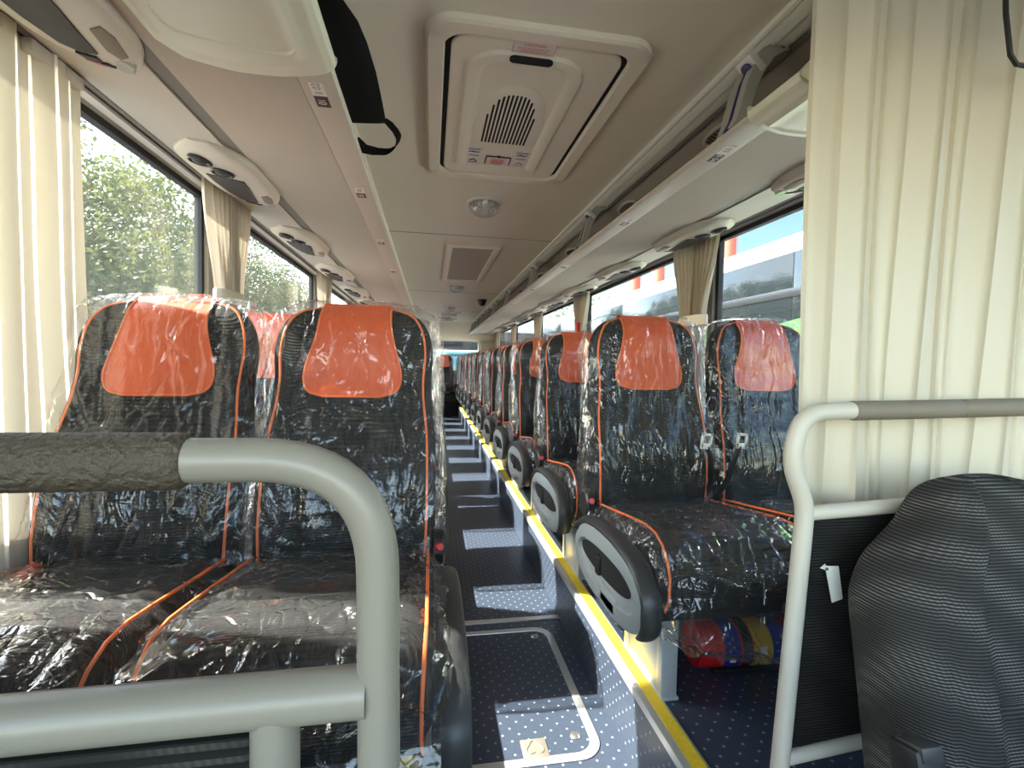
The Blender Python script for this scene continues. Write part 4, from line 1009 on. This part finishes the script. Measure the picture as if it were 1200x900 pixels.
# ------------------------------------------------------------------ driver seat
def driver():
    t = thing('driver_seat', 'dark grey ribbed driver seat in the lower right corner', 'driver seat', (.955, .585, ZP))
    z0 = -ZP
    # half width over world height (relative to camera height)
    tab = [(-.80, .25), (-.56, .253), (-.468, .255), (-.38, .258), (-.35, .249), (-.315, .228), (-.288, .198), (-.262, .165), (-.236, .142), (-.214, .124), (-.197, .104), (-.184, .074), (-.178, .032)]
    dep = [(-.80, .075), (-.44, .075), (-.34, .066), (-.28, .055), (-.22, .048), (-.197, .036), (-.178, .010)]
    rings = []; N = 72
    for i in range(49):
        z = -.80 + (.622) * (1 - (1 - i / 48) ** 1.4); w = slerp(tab, z); d = slerp(dep, z); ring = []
        lean = (z + .80) * .16
        for k in range(N):
            a = 2 * PI * k / N; ca, sa = math.cos(a), math.sin(a)
            x = w * math.copysign(abs(ca) ** .5, ca); y = -d * math.copysign(abs(sa) ** .6, sa)
            if sa > 0:
                u = abs(x) / w; b = max(0, min(1, (u - .42) / .20)); b = b * b * (3 - 2 * b)
                y -= .034 * b * (1 if z < -.28 else max(0.15, 1 - (z + .28) * 9)) * sa
                g = math.exp(-((u - .50) / .020) ** 2) + .6 * math.exp(-((u - .80) / .014) ** 2); y += .007 * g * sa ** .4
                if u < .48: y += .007 * math.exp(-((z + .50) / .006) ** 2)
            ring.append((x, y + lean, z + z0))
        rings.append(ring)
    MB().loft(rings, True, True, True).build('backrest', M_driver, t, sharp=80)
    cu = MB(); rr_ = []
    for y, top, bt, w in ((.02, -.80, -.88, .25), (-.05, -.74, -.86, .262), (-.2, -.745, -.86, .262), (-.35, -.735, -.86, .26), (-.42, -.745, -.855, .25), (-.45, -.78, -.84, .23)):
        rr_.append([(w * math.copysign(abs(math.cos(2 * PI * k / 40)) ** .45, math.cos(2 * PI * k / 40)), y, z0 + (top + bt) / 2 + .04 + (top - bt) / 2 * math.copysign(abs(math.sin(2 * PI * k / 40)) ** .5, math.sin(2 * PI * k / 40))) for k in range(40)])
    cu.loft(rr_, True, True, True).build('cushion', M_driver, t)
    MB().box((-.22, -.36, 0.0), (.22, .02, .10), .02).build('base', M_black, t)
    b = MB().box((-.018, -.022, -.03), (.026, .022, .035), .006, M=Matrix.Translation((-.335, -.09, z0 - .512)) @ Matrix.Rotation(-.25, 4, 'X')).build('belt_buckle', M_black, t)
    MB().box((-.012, -.025, .020), (.020, .012, .039), .003, M=Matrix.Translation((-.335, -.09, z0 - .512)) @ Matrix.Rotation(-.25, 4, 'X')).build('buckle_top', M_pad, b)
    MB().tube([(-.332, -.085, z0 - .54), (-.30, -.06, .14), (-.20, 0, .06)], .011, 8).build('buckle_stalk', M_black, t)
driver()

# red belt anchor by the left wall next to the window seat
ra = thing('red_strap_handle', 'red strap tab beside the left window seat cushion', 'strap', (-.815, 1.085, -.462))
MB().box((-.012, -.09, -.012), (.016, .06, .012), .006, M=Matrix.Rotation(.25, 4, 'X')).build('tab', M_redbut, ra)
MB().box((-.02, .03, -.04), (.02, .09, .0), .006).build('anchor', M_black, ra)

# ------------------------------------------------------------------ outside: ground, trees, coaches, stacks
M_ground = mat('asphalt', (.13, .13, .125), .9, bump=(40, .3, .01), var=(2, .2))
struct(MB().box((-60, -60, -2.45), (120, 140, -2.35)).build('ground', M_ground), 'grey asphalt yard outside', 'ground')
def leaf_mat():
    m, nt, b = new_mat('leaves'); N = nt.nodes; out = N.get('Material Output')
    tc = N.new('ShaderNodeTexCoord'); n = N.new('ShaderNodeTexNoise'); n.inputs['Scale'].default_value = .9; n.inputs['Detail'].default_value = 3; L(nt, tc.outputs['Object'], n.inputs['Vector'])
    r = N.new('ShaderNodeValToRGB'); r.color_ramp.elements[0].position = .35; r.color_ramp.elements[1].position = .68
    r.color_ramp.elements[0].color = (.045, .075, .018, 1); r.color_ramp.elements[1].color = (.14, .145, .035, 1); L(nt, n.outputs['Fac'], r.inputs[0])
    L(nt, r.outputs[0], b.inputs['Base Color']); b.inputs['Roughness'].default_value = .6
    tl = N.new('ShaderNodeBsdfTranslucent'); L(nt, r.outputs[0], tl.inputs['Color'])
    mx = N.new('ShaderNodeMixShader'); mx.inputs[0].default_value = .45; L(nt, b.outputs[0], mx.inputs[1]); L(nt, tl.outputs[0], mx.inputs[2]); L(nt, mx.outputs[0], out.inputs['Surface']); return m
M_leaf = leaf_mat(); M_bark = mat('bark', (.07, .055, .04), .9, bump=(20, .6, .02))
def tree(x, y, h, r, label, seed, n=20000):
    g = random.Random(seed); t = thing('tree', label, 'tree', (x, y, -2.35), 'trees beyond the left windows')
    tr = MB(); tr.tube([(0, 0, 0), (.05, .03, h * .3), (-.05, .1, h * .6), (.0, 0, h * .85)], [.16, .13, .08, .03], 10)
    tips = []
    for k in range(16):
        z = h * (.22 + .6 * k / 16); a = g.random() * 2 * PI; l = r * (.5 + .5 * g.random())
        e = Vector((math.cos(a) * l, math.sin(a) * l, z + l * .5)); tr.tube([(0, 0, z), (e * .5 + Vector((0, 0, z * .5 + .1)))[:], e[:]], [.05, .035, .012], 6); tips.append(e)
    tr.build('trunk', M_bark, t)
    lf = MB(); vs = []; fs = []
    cl = tips + [Vector((g.gauss(0, r * .45), g.gauss(0, r * .45), h * (.12 + .85 * g.random()))) for _ in range(48)]
    for i in range(n):
        c = g.choice(cl); s = .62
        p = c + Vector((g.gauss(0, s), g.gauss(0, s), g.gauss(0, s * .8)))
        if p.z > h or p.z < .1: continue
        q = .055 + .055 * g.random(); u = Vector((g.gauss(0, 1), g.gauss(0, 1), g.gauss(0, 1))).normalized(); w = u.orthogonal().normalized()
        b0 = len(vs); vs += [p - u * q, p + w * q * .55, p + u * q, p - w * q * .55]; fs.append((b0, b0 + 1, b0 + 2, b0 + 3))
    lf.add(vs, fs).build('foliage', M_leaf, t, flat=True)
tl = ['bushy green tree beyond the nearest left window', 'tall tree with dark branches beyond the nearest left window', 'yellowish tree beyond the first left curtain', 'green tree beyond the second left window', 'tree beyond the third left window', 'distant tree beyond the rear left windows', 'low bushy tree in front of the nearest left window']
for k, (x, y, h, r) in enumerate(((-11, 11, 8.0, 2.6), (-11.5, 16.5, 8.6, 2.7), (-11, 22, 9.8, 2.8), (-11, 28, 9.6, 2.8), (-11.5, 35, 9.4, 2.9), (-11.5, 43, 9, 3), (-9.6, 13.6, 5.8, 2.2))): tree(x, y, h, r, tl[k], 40 + k)

M_bwhite = mat('coach_white', (.80, .80, .78), .25, coat=.4)
M_bgreen = mat('coach_green', (.06, .22, .04), .3, coat=.4)
M_bteal = mat('coach_teal', (.03, .24, .30), .35)
M_bglass = mat('coach_glass', (.012, .016, .018), .03, spec=.35)
M_bdark = mat('coach_dark', (.02, .022, .024), .3)
def coach(label, xf, ya, yb, stripe, name='coach'):
    t = thing(name, label, 'coach', (xf, ya, -2.35)); W = 2.5; Ln = yb - ya; zb = 2.35
    prof = [(0.0, .35), (0, 3.05), (.0, zb + 1.08), (.03, zb + 1.18), (.10, zb + 1.255), (.25, zb + 1.30), (1.2, zb + 1.36), (2.3, zb + 1.30), (2.5, zb + 1.1), (2.5, .35)]
    MB().loft([[(x, y, z) for x, z in prof] for y in (0, Ln)], True, True, True).build('body', M_bwhite, t)
    k = 0; y = .4
    while y + 1.6 < Ln:
        MB().box((-.012, y, zb + .30), (.006, y + 1.93, zb + 1.06), .003).build('side_window', M_bglass, t); y += 1.94
    MB().box((-.02, .3, zb + .655), (.008, Ln - .3, zb + .735), .004).build('dark_rail', M_bdark, t)
    MB().box((-.010, .3, zb + .08), (.008, Ln - .3, zb + .30), .003).build('lower_band', M_bdark, t)
    g = stripe; MB().prism([(-.018, .3, zb + .05), (-.018, 4.2, zb + .05), (-.018, 2.7, zb + .40), (-.018, 1.4, zb + .55), (-.018, .3, zb + .58)], (.022, 0, 0)).build('livery_patch', g, t)
    for yy in (2.2, Ln - 3.2):
        MB().disc((-.01, yy, .5), (1, 0, 0), [(0, 0), (.3, 0), (.34, .03), (.5, .03), (.5, .25), (0, .25)], 28).build('wheel', M_rubber, t)
    return t
coach('white coach parked alongside the right windows', 3.2, 1.5, 13.6, M_bgreen)
# coach across the rear
t = thing('rear_coach', 'white and teal coach parked behind the rear window', 'coach', (-3.5, 14.2, -2.35))
MB().box((0, 0, .35), (9, 2.5, 3.6), .15).build('body', M_bwhite, t)
MB().box((.2, -.02, 2.55), (8.8, .01, 2.62), .004).build('trim_line', M_bdark, t)
MB().box((.2, -.015, 2.0), (8.8, .01, 2.68), .004).build('teal_band', M_bteal, t)
MB().box((.4, -.02, 2.74), (8.6, .01, 3.3), .01).build('side_window', M_bglass, t)
for xx in (1.6, 7.2): MB().disc((xx, -.02, .5), (0, 1, 0), [(0, 0), (.3, 0), (.34, .03), (.5, .03), (.5, .25), (0, .25)], 24).build('wheel', M_rubber, t)
# red chimneys in the distance
M_stack = mat('stack_red', (.75, .10, .06), .7); M_stackw = mat('stack_white', (.75, .72, .68), .7)
for k, (x, y, lab) in enumerate(((40, 60.5, 'red topped chimney above the white coach, nearest of the three'), (40, 81., 'middle red topped chimney above the white coach'), (40, 91., 'farthest red topped chimney above the white coach'))):
    t = thing('chimney', lab, 'chimney', (x, y, -2.35), 'red topped chimneys in the distance')
    MB().disc((0, 0, 0), (0, 0, 1), [(0, 0), (1.15, 0), (1.05, 17.4)], 24).build('shaft', M_stackw, t)
    MB().disc((0, 0, 0), (0, 0, 1), [(0, 17.3), (1.06, 17.3), (1.06, 20.8), (0, 20.9)], 24).build('red_band', M_stack, t)
    m = MB()
    for dx in (-.25, .25): m.tube([(1.35, dx, 6), (1.35, dx, 21.3)], .05, 6)
    for z in range(30): m.tube([(1.35, -.25, 6 + z * .5), (1.35, .25, 6 + z * .5)], .035, 5)
    m.build('ladder', M_arm, t)
for k, (x, y, h, r) in enumerate(((9, 19, 5.3, 2.4), (8, 24, 5.6, 2.6), (14, 30, 6, 3))):
    o = None
    tree(x, y, h, r, ['tree behind the parked coach, nearest', 'tree behind the parked coach, middle', 'tree behind the parked coach, farthest'][k], 70 + k, 6000)

# ------------------------------------------------------------------ light, world, camera
sd = bpy.data.lights.new('sun', 'SUN'); sd.energy = 6.2; sd.angle = math.radians(.8); sd.color = (1, .95, .86)
so = bpy.data.objects.new('sun', sd); C.objects.link(so); so.rotation_euler = SUN.to_track_quat('-Z', 'Y').to_euler()
w = bpy.data.worlds.new('world'); bpy.context.scene.world = w; w.use_nodes = True; nt = w.node_tree
bg = nt.nodes['Background']; sky = nt.nodes.new('ShaderNodeTexSky'); sky.sky_type = 'NISHITA'; sky.sun_disc = False
sky.sun_elevation = math.asin(-SUN.z); sky.sun_rotation = math.atan2(-SUN.x, -SUN.y); sky.air_density = 1.0; sky.dust_density = .9; sky.ozone_density = 1.2
tn = nt.nodes.new('ShaderNodeMix'); tn.data_type = 'RGBA'; tn.blend_type = 'MULTIPLY'; tn.inputs[0].default_value = 1; tn.inputs[7].default_value = (1.0, .905, .78, 1)
L(nt, sky.outputs[0], tn.inputs[6])
wc = nt.nodes.new('ShaderNodeTexCoord'); dp = nt.nodes.new('ShaderNodeVectorMath'); dp.operation = 'DOT_PRODUCT'; dp.inputs[1].default_value = (-.98, -.2, 0); L(nt, wc.outputs['Generated'], dp.inputs[0])
mr = nt.nodes.new('ShaderNodeMapRange'); mr.interpolation_type = 'SMOOTHSTEP'; mr.inputs[1].default_value = -.75; mr.inputs[2].default_value = .05; L(nt, dp.outputs['Value'], mr.inputs[0])
t3 = nt.nodes.new('ShaderNodeMix'); t3.data_type = 'RGBA'; t3.inputs[6].default_value = (.14, .172, .20, 1); t3.inputs[7].default_value = (1, 1, 1, 1); L(nt, mr.outputs[0], t3.inputs[0])   # clear blue sky opposite the sun, hazy bright sky around it
t4 = nt.nodes.new('ShaderNodeMix'); t4.data_type = 'RGBA'; t4.blend_type = 'MULTIPLY'; t4.inputs[0].default_value = 1
L(nt, tn.outputs[2], t4.inputs[6]); L(nt, t3.outputs[2], t4.inputs[7]); L(nt, t4.outputs[2], bg.inputs['Color']); bg.inputs['Strength'].default_value = .42

cam = bpy.data.cameras.new('camera'); cam.sensor_width = 36; cam.lens = 560 / 1200 * 36; cam.clip_start = .02; cam.clip_end = 400
co = bpy.data.objects.new('camera', cam); C.objects.link(co)
rho = .02
yv = Vector((-95, 25, 560)).normalized(); hv = Vector((1, -rho, 0)); xv = (hv - yv * hv.dot(yv)).normalized(); zv = xv.cross(yv)
if zv.y < 0: zv = -zv
# camera axes in world: right=(x.r,y.r,z.r), up, back
rw = Vector((xv[0], yv[0], zv[0])); uw = Vector((xv[1], yv[1], zv[1])); fw = Vector((xv[2], yv[2], zv[2]))
Mx = Matrix((rw, uw, -fw)).transposed().to_4x4(); co.matrix_world = Mx
sc = bpy.context.scene; sc.camera = co
sc.view_settings.view_transform = 'Standard'; sc.view_settings.look = 'None'; sc.view_settings.gamma = 1; sc.view_settings.use_curve_mapping = False
sc.view_settings.exposure = 2.4
sc.cycles.max_bounces = 10; sc.cycles.diffuse_bounces = 6; sc.cycles.glossy_bounces = 4; sc.cycles.transmission_bounces = 6; sc.cycles.transparent_max_bounces = 64
sc.cycles.caustics_reflective = False; sc.cycles.caustics_refractive = False
